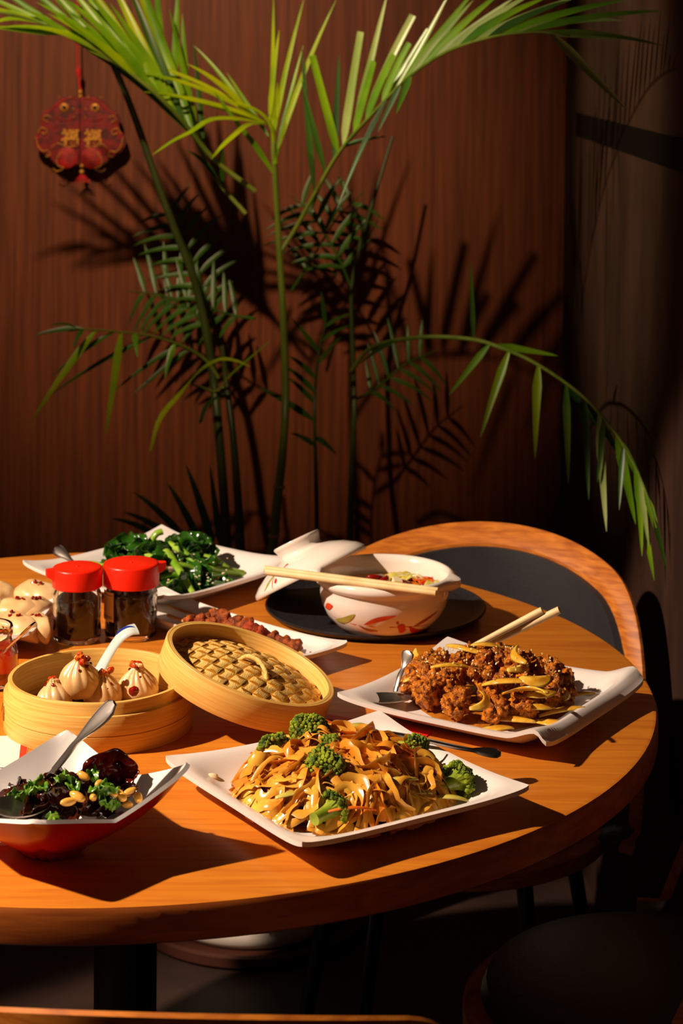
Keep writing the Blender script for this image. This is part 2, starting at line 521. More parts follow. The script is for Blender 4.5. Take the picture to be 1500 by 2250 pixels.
# ------------------------------------------------------------------ soy sauce jars
def soy_jar(name, label, loc, r, h, lidr, lidh, spout, lvl, lab=None):
    t = thing(name, label, 'jar', loc)
    hb = h - lidh
    out = [(0, .001), (r * .86, .0), (r * .97, .003), (r, .009), (r * .985, .018), (r * .97, .022), (r * .985, .03), (r, hb - .016), (r * .99, hb - .01), (r * .9, hb - .004), (r * .9, hb + .004)]
    inn = [(r * .9 - .0025, hb + .004), (r * .9 - .0025, hb - .005), (r - .004, hb - .012), (r - .0035, .02), (r * .85, .008), (0, .007)]
    G().lathe(out + inn, 48).obj('glass_body', 'glass', t)
    G().lathe([(0, .0075), (r * .84, .0085), (r - .0042, .0205), (r - .0042, lvl), (0, lvl)], 48).obj('soy_sauce', 'soy', t)
    z0 = hb - .002
    G().lathe([(0, z0), (lidr - .001, z0), (lidr, z0 + .001), (lidr, z0 + lidh - .003), (lidr - .001, z0 + lidh - .0012), (lidr - .004, z0 + lidh), (.0022, z0 + lidh - .0006), (.001, z0 + lidh + .0006), (0, z0 + lidh + .0006)], 56).obj('lid', 'cap', t)
    a = spout
    d = V((cos(a), sin(a), 0)); s = V((-sin(a), cos(a), 0))
    g = G()
    zt = z0 + lidh - .0015
    P_ = []
    for (q, wd, dz) in ((lidr - .006, .0085, .013), (lidr + .002, .006, .012), (lidr + .008, .0042, .008)):
        for sx, zz in ((-1, 0), (1, 0), (1, -dz), (-1, -dz)):
            P_.append(d * q + s * (sx * wd) + V((0, 0, zt + zz)))
    F_ = [(0, 1, 2, 3), (8, 11, 10, 9)]
    for k in (0, 4):
        for q in range(4):
            q2 = (q + 1) % 4
            F_.append((k + q, k + 4 + q, k + 4 + q2, k + q2))
    g.add(P_, F_).obj('spout', 'cap', t, sharp=40)
    if lab:
        a0, a1, z0_, z1_ = lab
        g = G(); vs = []; n = 10
        for rr in (r + .0002, r + .0008):
            for i in range(n):
                aa = a0 + (a1 - a0) * i / (n - 1)
                for zz in (z0_, z1_): vs.append((rr * cos(aa), rr * sin(aa), zz))
        fs = []
        for i in range(n - 1):
            fs.append((2 * n + 2 * i, 2 * n + 2 * i + 2, 2 * n + 2 * i + 3, 2 * n + 2 * i + 1))
            fs.append((2 * i, 2 * i + 1, 2 * i + 3, 2 * i + 2))
        L_ = g.add(vs, fs).obj('paper_label', 'paperlabel', t)
        for zz in (z0_ + .004, z0_ + .006, z1_ - .004):
            g = G(); pts = []
            for i in range(n):
                aa = a0 + .06 + (a1 - a0 - .12) * i / (n - 1)
                pts.append(((r + .001) * cos(aa), (r + .001) * sin(aa), zz))
            g.tube(pts, .0003, 5).obj('printed_line', 'ink', L_)
    return t

soy_jar('soy_sauce_jar', 'shorter soy sauce jar with red lid spout pointing left', (-.0785, .16, T), .0295, .093, .0305, .025, radians(200), .052)
soy_jar('soy_sauce_jar', 'taller soy sauce jar with red lid spout pointing right', (-.0145, .178, T), .0325, .094, .0345, .028, radians(12), .058, (radians(190), radians(236), .024, .06))

# ------------------------------------------------------------------ chili oil jar with glass spoon
JC = V((-.158, -.012, T))
t = thing('chili_oil_jar', 'small glass jar of red chili oil cut by the left edge', 'jar', JC)
G().lathe([(0, .001), (.030, .0), (.0345, .004), (.0355, .02), (.0355, .036), (.033, .044), (.0285, .05), (.0275, .054), (.0295, .058), (.0295, .066), (.0285, .068), (.0262, .067), (.0255, .054), (.0265, .049), (.031, .043), (.033, .034), (.033, .006), (0, .005)], 48).obj('glass_body', 'glass', t)
G().lathe([(0, .0055), (.0325, .0065), (.0325, .034), (.0305, .0425), (.0295, .0445), (0, .0445)], 48).obj('chili_oil', 'oil', t)
sp_ = G()
a_, b_ = at(16, 1425, T + .056), at(76, 1368, T + .092)
pts = spline([a_ - (b_ - a_) * .35, a_, a_.lerp(b_, .5), b_], 12)
sp_.tube(pts, [(.0018, .0014)] * 4 + [(.0024, .0015)] * 4 + [(.0042, .0016), (.0046, .0016), (.0042, .0015), (.002, .001)], 12)
tag(sp_.obj('glass_spoon', 'glass', None), 'clear glass spoon handle sticking out of the chili oil jar', 'spoon')

# ------------------------------------------------------------------ bamboo steamer
BC = V((-.015, -.142, T))
t = thing('bamboo_steamer', 'open bamboo steamer basket holding soup dumplings', 'steamer', BC)
G().lathe([(.0905, 0), (.1, 0), (.1005, .001), (.1005, .0192), (.1, .0196), (.0905, .0196)], 96, close=True).obj('lower_band', 'bamboo', t, sharp=40)
G().lathe([(.0962, .02), (.1, .02), (.1005, .0205), (.1005, .0395), (.1, .0402), (.0962, .0402)], 96, close=True).obj('outer_band', 'bamboo', t, sharp=40)
G().lathe([(.0905, .02), (.096, .02), (.096, .052), (.0952, .0532), (.0914, .0532), (.0905, .052)], 96, close=True).obj('inner_band', 'bamboo', t, sharp=40)
for k in range(9):
    x = -.08 + .02 * k; hl = sqrt(.0895 ** 2 - x * x)
    G().box((x, 0, .0145), (.0175, 2 * hl, .003)).obj('slat', 'bambooin', t, smooth=False)
for a in (radians(197), radians(190)):
    d = V((cos(a), sin(a), 0))
    G().tube([d * .1008 + V((0, 0, .012)), d * .1016 + V((0, 0, .0196)), d * .1008 + V((0, 0, .028))], [.0009, .0013, .0009], 8).obj('rattan_tie', 'bamboo2', t)

# ------------------------------------------------------------------ bamboo lid leaning on the steamer
tilt = radians(19.0)
yaw = radians(-9)
LM = R3(0, 0, yaw) @ R3(0, tilt, 0)
LR = .0955
LC = V((.1365, -.122, T + LR * sin(tilt) + .0012))
t = thing('steamer_lid', 'round woven bamboo lid tilted against the steamer', 'lid', LC, LM)
G().lathe([(LR - .0068, 0), (LR - .0004, 0), (LR, .0006), (LR, .0305), (LR - .0006, .0315), (LR - .0026, .0315), (LR - .003, .031), (LR - .0034, .0315), (LR - .0062, .0315), (LR - .0068, .0305)], 112, close=True).obj('lid_ring', 'bamboo', t, sharp=50)
DR = LR - .0075
def dome(x, y):
    return .0150 + .0125 * max(0, 1 - (x * x + y * y) / (DR * DR))
def strip(al, off, wd, ph, name, m, par, period):
    dx, dy = cos(al), sin(al)
    nx, ny = -dy, dx
    hl2 = DR * DR - off * off
    if hl2 < .0002: return
    hl = sqrt(hl2)
    n = max(8, int(hl * 2 / .0032))
    g = G(); vs = []; fs = []
    for i in range(n + 1):
        s_ = -hl + 2 * hl * i / n
        cx_, cy_ = dx * s_ + nx * off, dy * s_ + ny * off
        wv = math.tanh(3.2 * sin(2 * pi * (s_ / period) + ph)) * .0008
        for k, (a, up_) in enumerate(((-.5, 0), (-.46, .0006), (.46, .0006), (.5, 0), (.46, -.0005), (-.46, -.0005))):
            x, y = cx_ + nx * a * wd, cy_ + ny * a * wd
            rr = sqrt(x * x + y * y)
            if rr > DR: x *= DR / rr; y *= DR / rr
            vs.append((x, y, dome(x, y) + wv + up_))
    for i in range(n):
        for q in range(6):
            q2 = (q + 1) % 6
            fs.append((i * 6 + q, (i + 1) * 6 + q, (i + 1) * 6 + q2, i * 6 + q2))
    fs.append(tuple(range(6))); fs.append(tuple(n * 6 + q for q in range(6))[::-1])
    g.add(vs, fs).obj(name, m, par, sharp=50)
A1, A2 = radians(-12), radians(78)
n1, n2 = 10, 12
W1, W2 = 2 * DR / n1, 2 * DR / n2
for k in range(n1):
    strip(A1, (k - (n1 - 1) / 2) * W1, W1 * .98, k * pi, 'bamboo_strip', 'bamboo2', t, 2 * W2)
for k in range(n2):
    strip(A2, ((n2 - 1) / 2 - k) * W2, W2 * .96, (n2 - 1 - k) * pi, 'bamboo_strip', 'bamboo3', t, 2 * W1)
hp = spline([(-.014, .008, dome(0, 0) - .003), (-.006, .006, dome(0, 0) + .007), (.008, 0, dome(0, 0) + .009), (.019, -.008, dome(0, 0) + .004), (.024, -.013, dome(.02, 0) - .002)], 30)
G().tube(hp, [.0022 + .0006 * abs(sin(i * 1.3)) for i in range(30)], 10).obj('handle_loop', 'bamboo3', t)

# ------------------------------------------------------------------ black tray, casserole pot, lid
TC = V((.289, .292, T))
o = G().lathe([(0, 0), (.128, 0), (.136, .003), (.1425, .0085), (.1425, .0105), (.1405, .011), (.134, .0075), (.126, .0055), (0, .0055)], 112).obj('round_tray', 'traymat', None, loc=TC, sharp=35)
tag(o, 'round black tray under the white casserole pot', 'tray')
PC = V((.298, .212, T + .0055))
t = thing('casserole_pot', 'white clay pot of soup painted with red flowers', 'pot', PC)
PZ = 1.12
pprof = [(.048, 0), (.054, .0), (.062, .005), (.073, .016), (.0795, .028), (.0815, .04), (.0805, .046), (.0815, .049), (.0875, .0525), (.089, .056), (.088, .0605), (.084, .0625), (.0805, .061), (.0775, .054), (.0765, .042), (.07, .018), (.055, .007), (0, .006)]
pprof = [(r * .985, z * PZ) for r, z in pprof]
def lug(r, z, a, j):
    e = 0
    for a0, amp, wd in ((radians(-14), .010, .16), (radians(166), .010, .16)):
        d = (a - a0 + pi) % (2 * pi) - pi
        e += amp * exp(-(d / wd) ** 2)
    if 8 <= j <= 11: r += e; z -= e * .25
    return r, z
G().lathe([(0, 0)] + pprof, 128, fn=lambda r, z, a, j: lug(r, z, a, j)).obj('pot_body', 'ivory', t, sharp=60)
def pot_r(z):
    pr_ = pprof[1:7]
    for (r0, z0), (r1, z1) in zip(pr_, pr_[1:]):
        if z0 <= z <= z1: return r0 + (r1 - r0) * (z - z0) / max(1e-6, z1 - z0)
    return .0803
def paint(par, name, m, path, wid, rf, off=.0005):
    # path of (angle, z) on a surface of revolution; a leaf-shaped stroke following it
    g = G(); vs = []; fs = []
    n = 12
    P_ = spline([(p[0], p[1], 0) for p in path], n)
    for i, p in enumerate(P_):
        u = i / (n - 1)
        tg = (P_[min(i + 1, n - 1)] - P_[max(0, i - 1)])
        r = rf(p.y)
        tx, ty = tg.x * r, tg.y
        l_ = sqrt(tx * tx + ty * ty) or 1
        nx, ny = -ty / l_, tx / l_
        ww = wid(u) if callable(wid) else wid * sin(pi * min(1, max(0, .03 + .94 * u))) ** .8
        for s_ in (-1, 0, 1):
            z = p.y + ny * ww * s_; a = p.x + nx * ww * s_ / r
            rr = rf(z) + off
            vs.append((rr * cos(a), rr * sin(a), z))
    for i in range(n - 1):
        for k in (0, 1):
            a = i * 3 + k
            fs.append((a, a + 1, a + 4, a + 3))
    return g.add(vs, fs).obj(name, m, par)
def pa(px, py):                              # pixel on the near side of the pot -> (angle, height)
    p = at(px, py, T + .03)
    for _ in range(12):
        d = ray(px, py)
        z = p.z - PC.z
        r = pot_r(max(.001, min(.050, z)))
        # intersect the sight line with the cylinder of radius r round the pot axis
        ox, oy = CAM.x - PC.x, CAM.y - PC.y
        A_, B_, C_ = d.x ** 2 + d.y ** 2, 2 * (ox * d.x + oy * d.y), ox * ox + oy * oy - r * r
        q = B_ * B_ - 4 * A_ * C_
        s_ = (-B_ - sqrt(max(0, q))) / (2 * A_)
        p = CAM + d * s_
    return (math.atan2(p.y - PC.y, p.x - PC.x), max(.002, min(.051, p.z - PC.z)))
def pp(*px): return [pa(*q) for q in px]
paint(t, 'painted_branch', 'pred', pp((720, 1345), (770, 1370), (880, 1378), (940, 1372), (982, 1355)), .0005, pot_r)
for nm, m_, pth, wd in (
    ('painted_leaf', 'pred', ((800, 1373), (830, 1362), (870, 1353)), .0032),
    ('painted_leaf', 'pgreen', ((738, 1362), (758, 1362), (780, 1350)), .0036),
    ('painted_leaf', 'pred', ((716, 1335), (722, 1332), (731, 1331)), .0042),
    ('painted_leaf', 'pbrown', ((728, 1356), (745, 1376), (778, 1390)), .0022),
    ('painted_leaf', 'pbrown', ((788, 1374), (808, 1384), (830, 1387)), .0020),
    ('painted_leaf', 'pbrown', ((908, 1377), (935, 1362), (960, 1343)), .0022),
    ('painted_leaf', 'pred', ((898, 1378), (915, 1388), (938, 1385)), .0034),
    ('painted_leaf', 'pred', ((955, 1364), (972, 1352), (985, 1335)), .0024)):
    paint(t, nm, m_, pp(*pth), wd, pot_r, .0007)
for q in (((872, 1377), (881, 1378), (890, 1378)), ((875, 1384), (883, 1385), (891, 1383)), ((870, 1370), (873, 1369), (876, 1368))):
    paint(t, 'painted_berry', 'pred', pp(*q), .0042 if q[0][0] != 870 else .0022, pot_r, .0009)
o = G().lathe([(0, .0472), (.06, .0472), (.0752, .0468), (.0752, .042), (0, .042)], 64).obj('soup', 'soup', t)
o['label'] = 'orange broth filling the pot'

def chunk_mesh(name, m, seed, amp=.35, fr=1.6, sub=3, sc_=(1, 1, 1)):
    off = V((seed * 3.1, seed * 1.7, seed * 5.3))
    def fn(q):
        return 1 + amp * noise.noise(q * fr + off) + amp * .5 * noise.noise(q * fr * 2.7 + off) + amp * .38 * abs(noise.noise(q * fr * 5.6 + off)) + amp * .2 * noise.noise(q * fr * 11 + off)
    return G().ico((0, 0, 0), 1.0, sub, fn, sc_).mesh(name, m, True)
SZ = PC.z + .0472
CHM = [chunk_mesh('dried_chili', 'chili', s, .5, 2.0, 2, (1.3, .8, .5)) for s in range(3)]
for i, (px, py, s_) in enumerate(((778, 1290, .0085), (852, 1303, .007), (824, 1270, .009), (842, 1274, .007), (888, 1279, .007), (812, 1276, .006), (930, 1286, .004), (905, 1290, .003))):
    p = at(px, py, SZ + .002)
    o = link('dried_chili', CHM[i % 3], None, p, (rnd(-.3, .3), rnd(-.3, .3), rnd(0, 6)))
    o.scale = (s_, s_, s_)
    tag(o, 'dark red dried chili piece floating in the pot of soup', 'chili', 'chilies in the soup')
for i, (px, py) in enumerate(((757, 1289), (872, 1279), (852, 1292))):
    p = at(px, py, SZ + .003)
    M_ = R3(rnd(-.3, .3), rnd(-.3, .3), rnd(0, 3))
    o = G().box((0, 0, 0), (.012, .011, .008), M_).obj('tofu_cube', 'tofu', None, smooth=False, loc=p)
    tag(o, 'pale tofu cube floating in the pot of soup', 'tofu', 'tofu in the soup')
for i, (px, py, m_) in enumerate(((880, 1266, 'cabbage'), (905, 1270, 'cabbage'), (955, 1287, 'cabbage'), (930, 1276, 'chilioil'))):
    p = at(px, py, SZ + .002)
    g = G(); vs = []; fs = []
    n = 8
    for a in range(n + 1):
        for b in range(n + 1):
            u, v_ = a / n - .5, b / n - .5
            vs.append((u * .03, v_ * .022, .004 * noise.noise(V((u * 4 + i * 7, v_ * 4, 1))) + .003 * (1 - 4 * u * u)))
    for a in range(n):
        for b in range(n):
            k = a * (n + 1) + b
            fs.append((k, k + n + 1, k + n + 2, k + 1))
    o = g.add(vs, fs).obj('cabbage_leaf', m_, None, loc=p, rot=(0, 0, rnd(0, 3)))
    md = o.modifiers.new('s', 'SOLIDIFY'); md.thickness = .0015
    tag(o, ['pale cabbage leaf at the back of the soup, left one', 'pale cabbage leaf at the back of the soup, right of the other', 'yellow-green cabbage leaf by the right rim of the soup', 'orange sheet of bean curd skin in the soup'][i], 'vegetable')
# lid of the pot
nrm = V((-.43, .24, .86)).normalized()
xax = (V((1, .18, 0)) - nrm * V((1, .18, 0)).dot(nrm)).normalized()
yax = nrm.cross(xax)
LM2 = Matrix((xax, yax, nrm)).transposed()
RL = .079
low = .0062 + RL * sqrt(1 - nrm.z ** 2)
LC2 = V((.2065, .302, T + low))
t = thing('pot_lid', 'white pot lid with painted flowers leaning on the pot', 'lid', LC2, LM2)
lprof = [(RL - .006, 0), (RL - .001, 0), (RL, .002), (RL - .001, .006), (.070, .0135), (.055, .0225), (.04, .0285), (.032, .031), (.0295, .033), (.0285, .037), (.031, .044), (.0325, .0475), (.0315, .049), (.029, .048), (.026, .040), (.0255, .036), (0, .035)]
G().lathe(lprof + [(0, .031), (.036, .0265), (.054, .018), (.068, .0095), (.072, .003)][0:5] , 96).obj('lid_dome', 'ivory', t, sharp=60)
def lid_r(z):
    pr_ = lprof[2:8]
    for (r0, z0), (r1, z1) in zip(pr_, pr_[1:]):
        if z0 <= z <= z1: return r0 + (r1 - r0) * (z - z0) / (z1 - z0)
    return .05
for nm, m_, pth, wd in (('painted_leaf', 'pred', ((-.35, .016), (-.2, .020), (0.0, .021)), .0022), ('painted_leaf', 'pgreen', ((.0, .019), (-.06, .014), (-.12, .010)), .0014),
                        ('painted_leaf', 'pgreen', ((-2.5, .022), (-2.62, .014), (-2.7, .006)), .0022), ('painted_stalk', 'pred', ((-2.52, .018), (-2.5, .011), (-2.47, .004)), .0006),
                        ('painted_berry', 'pred', ((-2.45, .0105), (-2.42, .0115), (-2.39, .012)), .003), ('painted_berry', 'pred', ((-.22, .011), (-.17, .0115), (-.12, .012)), .003),
                        ('painted_leaf', 'pred', ((-2.3, .022), (-2.24, .024), (-2.18, .0235)), .0012)):
    paint(t, nm, m_, pth, wd, lid_r, .0007)

# ------------------------------------------------------------------ chopsticks
def chopstick(label, a, b, r0=.0042, r1=.0028):
    a, b = V(a), V(b)
    g = G(); n = 14
    pts = [a.lerp(b, i / (n - 1)) for i in range(n)]
    rr = [r0 + (r1 - r0) * i / (n - 1) for i in range(n)]
    rr[0] = r0 * .96
    mid = a
    g.tube([p - mid for p in pts], rr, 12)
    o = g.obj('chopstick', 'stick', None, loc=mid, sharp=50)
    tag(o, label, 'chopstick')
    # burnt rings near the thick end
    for f in (.14, .145):
        pass
    return o
zc = PC.z + .0735
chopstick('upper bamboo chopstick resting across the soup pot', at(582, 1250, zc + .003), at(962, 1297, zc), .0045, .0034)
chopstick('lower bamboo chopstick resting across the soup pot', at(584, 1256, zc + .001), at(958, 1303, zc - .001), .0046, .0036)
chopstick('left bamboo chopstick standing in the fried chicken', at(1191, 1341, T + .088), at(1040, 1420, T + .042), .0044, .0033)
chopstick('right bamboo chopstick standing in the fried chicken', at(1229, 1340, T + .090), at(1062, 1421, T + .040), .0045, .0033)

# ------------------------------------------------------------------ skewers
MTM = [chunk_mesh('meat_chunk', 'meat', s + 20, .42, 1.7, 3, (1, .8, .75)) for s in range(4)] + [chunk_mesh('meat_chunk', 'meatred', s + 40, .42, 1.7, 3, (1, .8, .75)) for s in range(2)]
def skewer(label, a, b, f0, f1, nm):
    t = thing('meat_skewer', label, 'skewer', a)
    d = V(b) - V(a)
    G().tube([V((0, 0, 0)), d * .5, d * .98, d], [.0021, .0019, .0016, .0004], 10).obj('stick', 'skewer', t)
    for i in range(nm):
        f = f0 + (f1 - f0) * i / (nm - 1)
        o = link('meat_chunk', MTM[(i * 5 + nm) % 6], t, d * f + V((rnd(-.001, .001), rnd(-.001, .001), rnd(.002, .006))), (rnd(0, 6), rnd(0, 6), rnd(0, 6)))
        s_ = rnd(.0100, .0130); o.scale = (s_ * 1.15, s_, s_)
    return t
def swz(px, py, z): return at(px, py, T + z)
skewer('cumin meat skewer farther from the bamboo lid', swz(370, 1331, .024), swz(668, 1437, .018), .36, .93, 9)
skewer('cumin meat skewer nearer the bamboo lid', swz(369, 1352, .022), swz(640, 1450, .018), .20, .86, 9)
o = G().ico((0, 0, 0), .0015, 1, None, (1.2, .8, .6)).obj('meat_crumb', 'meat', None, loc=at(682, 1433, T + .0125))
tag(o, 'single dark meat crumb on the right end of the skewer plate', 'crumb')

# ------------------------------------------------------------------ cutlery
def spoon_handle(pts, w0, w1, th=.0014, n=26, flare=.62):
    g = G()
    P_ = spline(pts, n)
    rad = []
    for i in range(n):
        u = i / (n - 1)
        wd = w0 + (w1 - w0) * ss(flare, .9, u) - (w0 * .25) * exp(-((u - flare + .04) / .06) ** 2)
        if u > .93: wd *= sqrt(max(.02, 1 - ((u - .93) / .075) ** 2))
        rad.append((wd, th * (1 + .4 * ss(.6, .9, u))))
    return g, P_, rad
def cutlery(name, label, pts, w0, w1, upv, m='steel', bowl=None, cat='spoon', th=.0014):
    t = thing(name, label, cat, pts[0])
    o0 = V(pts[0])
    g, P_, rad = spoon_handle(pts, w0, w1, th)
    g.tube([p - o0 for p in P_], rad, 14, upv=upv).obj('handle', m, t)
    # beaded borders along the flared end
    sd = [V(upv).cross((P_[min(i + 1, len(P_) - 1)] - P_[i - 1]).normalized()).normalized() for i in range(1, len(P_))]
    for s_ in (-1, 1):
        q = []
        for i in range(3, len(P_) - 1):
            q.append(P_[i] - o0 + sd[i - 1] * (rad[i][0] * .78 * s_) + (V(upv).normalized()) * (rad[i][1] * .75))
        G().tube(q, .0005, 6).obj('handle_ridge', m, t)
    if bowl:
        c, L_, W_, D_, M_ = bowl
        g = G(); vs = []; fs = []
        n, k = 16, 28
        for s_ in (0, 1):
            for i in range(n + 1):
                rr = i / n
                for j in range(k):
                    a = 2 * pi * j / k
                    x = L_ * rr * cos(a); y = W_ * rr * sin(a) * (1 - .18 * cos(a))
                    z = -D_ * (1 - rr * rr) - s_ * .0009
                    vs.append(V(c) - o0 + M_ @ V((x, y, z)))
        st = (n + 1) * k
        for i in range(n):
            for j in range(k):
                j2 = (j + 1) % k
                a, b, c_, d_ = i * k + j, (i + 1) * k + j, (i + 1) * k + j2, i * k + j2
                fs.append((a, b, c_, d_)); fs.append((st + a, st + d_, st + c_, st + b))
        for j in range(k):
            j2 = (j + 1) % k
            fs.append((n * k + j, st + n * k + j, st + n * k + j2, n * k + j2))
        g.add(vs, fs).obj('bowl', m, t)
    return t

# spoon in the red and white bowl
BWC = V((-.016, -.483, T))
h0, h1, h2 = at(104, 1712, T + .060), at(180, 1622, T + .102), at(252, 1545, T + .136)
cutlery('serving_spoon', 'silver spoon with ornate handle in the wood ear salad bowl', [h0, h0.lerp(h1, .5) + V((0, 0, .001)), h1 + V((0, 0, .002)), h2], .0042, .0098, (-.35, -.6, .7), bowl=(at(48, 1768, T + .056), .031, .020, .008, R3(.15, .1, radians(48))))
# spoon on the noodle plate, handle over the back right rim
a_ = at(1100, 1657, T + .029)
cutlery('serving_spoon', 'dark spoon handle reaching over the rim of the noodle plate', [NW(.045, .035, .034), NW(.085, .058, .036), at(1010, 1644, T + .033), at(1052, 1651, T + .031), a_], .0032, .0085, (.0, -.2, 1), 'steeldark')
# spoon on the chicken plate
cutlery('serving_spoon', 'silver spoon lying on the left corner of the chicken plate', [at(868, 1520, T + .024), at(876, 1490, T + .036), at(888, 1462, T + .047), at(898, 1430, T + .062)], .0032, .0085, (-.6, -.75, .3), 'steel', bowl=(at(852, 1532, T + .021), .027, .017, .006, R3(.0, 0, radians(5))))
# fork handle on the greens plate
cutlery('fork', 'dark fork handle resting on the back rim of the greens plate', [at(196, 1282, T + .022), at(178, 1256, T + .033), at(150, 1226, T + .044), at(122, 1204, T + .052)], .0036, .0085, (-.3, -.6, .75), 'steeldark', cat='fork')

# ------------------------------------------------------------------ red and white bowl
def bowl_obj():
    t = thing('square_bowl', 'square bowl, white inside and red outside, with wood ear salad', 'bowl', BWC, (0, 0, radians(45)))
    N = 44; hw = .086
    def P(u, v, s_):
        mx_ = max(abs(u), abs(v), 1e-6); p_ = 2 + 8 * ss(.35, .95, mx_)
        d = min(1, (abs(u) ** p_ + abs(v) ** p_) ** (1 / p_))
        rr = min(1, sqrt(u * u + v * v) / 1.25)
        k = ss(0, 1, d)
        flat = .34
        zz = .012 + .052 * (max(0, d - flat) / (1 - flat)) ** 1.35
        zz += (.019 if u * v < 0 else (.006 if u < 0 else .012)) * (abs(u * v)) ** 1.8
        x = hw * u * (1 - .02 * (1 - v * v)); y = hw * v * (1 - .02 * (1 - u * u))
        kk = 1 - .05 * (abs(u * v)) ** 10
        zz -= .013 * ss(.5, 1, d) * (1 - min(1, abs(u * v) / max(.05, max(abs(u), abs(v)) ** 2))) ** 1.5
        xx, yy = x * kk, y * kk
        a_, b_ = (xx - yy) / 2 * 1.05, (xx + yy) / 2 * .88
        q = V((a_ + b_, b_ - a_, zz))
        if s_:
            n_ = V((u * .9, v * .9, -1.1)).normalized()
            th = .0042 * (1 - .4 * ss(.8, 1, d))
            q = q + V((u * .0025 * ss(.3, .8, d), v * .0025 * ss(.3, .8, d), -th))
            if d < .30: q.z = .0
            elif d < .36: q.z = .004
        return q
    vs = []; fi = []; fo = []; fr = []
    for s_ in (0, 1):
        for i in range(N + 1):
            for j in range(N + 1):
                vs.append(P(-1 + 2 * i / N, -1 + 2 * j / N, s_))
    n1 = N + 1; o1 = n1 * n1
    for i in range(N):
        for j in range(N):
            a = i * n1 + j
            fi.append((a, a + n1, a + n1 + 1, a + 1))
            fo.append((o1 + a, o1 + a + 1, o1 + a + n1 + 1, o1 + a + n1))
    ring = [(i, 0) for i in range(N)] + [(N, j) for j in range(N)] + [(N - i, N) for i in range(N)] + [(0, N - j) for j in range(N)]
    for q in range(len(ring)):
        a = ring[q][0] * n1 + ring[q][1]; b = ring[(q + 1) % len(ring)]; b = b[0] * n1 + b[1]
        fr.append((a, o1 + a, o1 + b, b))
    g = G().add(vs, fi + fr); g.v = [tuple(q) for q in vs]
    g.obj('bowl_inside', 'white', t, sharp=70)
    G().add(vs, fo).obj('red_outside', 'redglaze', t, sharp=70)
bowl_obj()

# paper under the bowl
g = G().box((0, 0, .0004), (.15, .29, .0006))
o = tag(g.obj('paper_menu', 'paper', None, smooth=False, loc=(-.140, -.335, T), rot=(0, 0, radians(7))), 'white printed paper sheet under the bowl at the left edge', 'paper')
for k in range(9):
    G().box((rnd(.02, .03), -.125 + .022 * k, .0009), (.07, .0012, .0002)).obj('printed_line', 'ink', o, smooth=False)
G().box((.071, 0, .0009), (.007, .29, .0002)).obj('red_border', 'redpaper', o, smooth=False)
g = G().box((0, 0, .0007), (.13, .014, .0012))
tag(g.obj('chopstick_sleeve', 'redpaper', None, smooth=False, loc=at(893, 1607, T) + V((-.035, .017, 0)), rot=(0, 0, radians(-26))), 'red paper chopstick sleeve behind the noodle plate', 'paper')

# ------------------------------------------------------------------ potted palm
PB = V((.10, 1.06, 0))
o = G().lathe([(0, 0), (.19, 0), (.2, .006), (.202, .022), (.194, .024), (.188, .012), (0, .012)], 64).obj('planter_saucer', 'clay', None, loc=PB)
tag(o, 'brown saucer on the floor under the white planter', 'saucer')
palm = thing('potted_palm', 'tall parlour palm in a white planter behind the table', 'plant', (PB.x, PB.y, .012))
P0 = V((PB.x, PB.y, .012))
plp = [(0, .002), (.14, .0), (.152, .004), (.158, .012), (.162, .030), (.159, .034), (.159, .038), (.165, .042), (.168, .06), (.166, .064), (.17, .07), (.178, .2), (.18, .33), (.186, .338), (.186, .352), (.178, .356), (.17, .35), (.168, .32), (0, .32)]
pl_ = G().lathe(plp, 72).obj('planter', 'planter', palm, sharp=50)
G().lathe([(0, .321), (.166, .321), (.12, .33), (0, .335)], 40).obj('soil', 'soil', palm)
for k, (px, ln) in enumerate(((572, .032), (606, .017), (658, .036), (697, .026), (710, .01), (725, .018), (540, .03))):
    q = aty(px, 2070, PB.y - .168) - P0
    a = math.atan2(q.y, q.x)
    for _ in range(1):
        g = G()
        pts = [V((.1715 * cos(a), .1715 * sin(a), .112 - i * (ln + .03) / 4 + .0)) for i in range(5)]
        g.tube(pts, [.002, .0026, .0024, .002, .001], 6).obj('painted_stroke', 'ink', pl_)

def W(p): return V(p) - P0
def frond_thing(name, pts, rad, m='stem', par=None):
    return G().tube([W(p) for p in pts], rad, 9).obj(name, m, par or palm)

def leaflet(par, base, tip, wd, m='leaf', sag=.0, face=None, n=9, cut=False, twist=0.0):
    base, tip = V(base), V(tip)
    ax = tip - base
    L_ = ax.length
    t = ax.normalized()
    f = V(face) if face else (CAM - base).normalized() * .8 + V((-.35, -.2, .75))
    side = f.cross(t).normalized()
    nrm_ = t.cross(side).normalized()
    vs = []; fs = []
    for i in range(n):
        u = i / (n - 1)
        c = base + ax * u + V((0, 0, 1)) * (sag * 4 * u * (1 - u)) + nrm_ * (twist * L_ * sin(pi * u) * .1)
        if cut: ww = wd * (ss(0, .25, u + .06) * (1 - .25 * u))
        else: ww = wd * (max(0, (1 - u)) ** .62) * ss(-.12, .3, u) * 1.08 + .0003
        s_ = side * cos(twist * u) + nrm_ * sin(twist * u)
        vs += [c - s_ * ww + nrm_ * ww * .28, c - nrm_ * ww * .12, c + s_ * ww + nrm_ * ww * .28]
    for i in range(n - 1):
        for k in (0, 1):
            a = i * 3 + k
            fs.append((a, a + 1, a + 4, a + 3))
    return G().add([W(q) for q in vs], fs).obj('leaflet', m, par, sharp=None)

def ymap(y, py): return y + .22 * max(0, (y - .4) / .62) * (1 - ss(850, 1250, py))
def pat(px, py, y): return aty(px, py, ymap(y, py))
def path(pxs, n):                 # (px, py, depth) control points -> smooth 3-D path
    return spline([pat(a, b, c) for a, b, c in pxs], n)

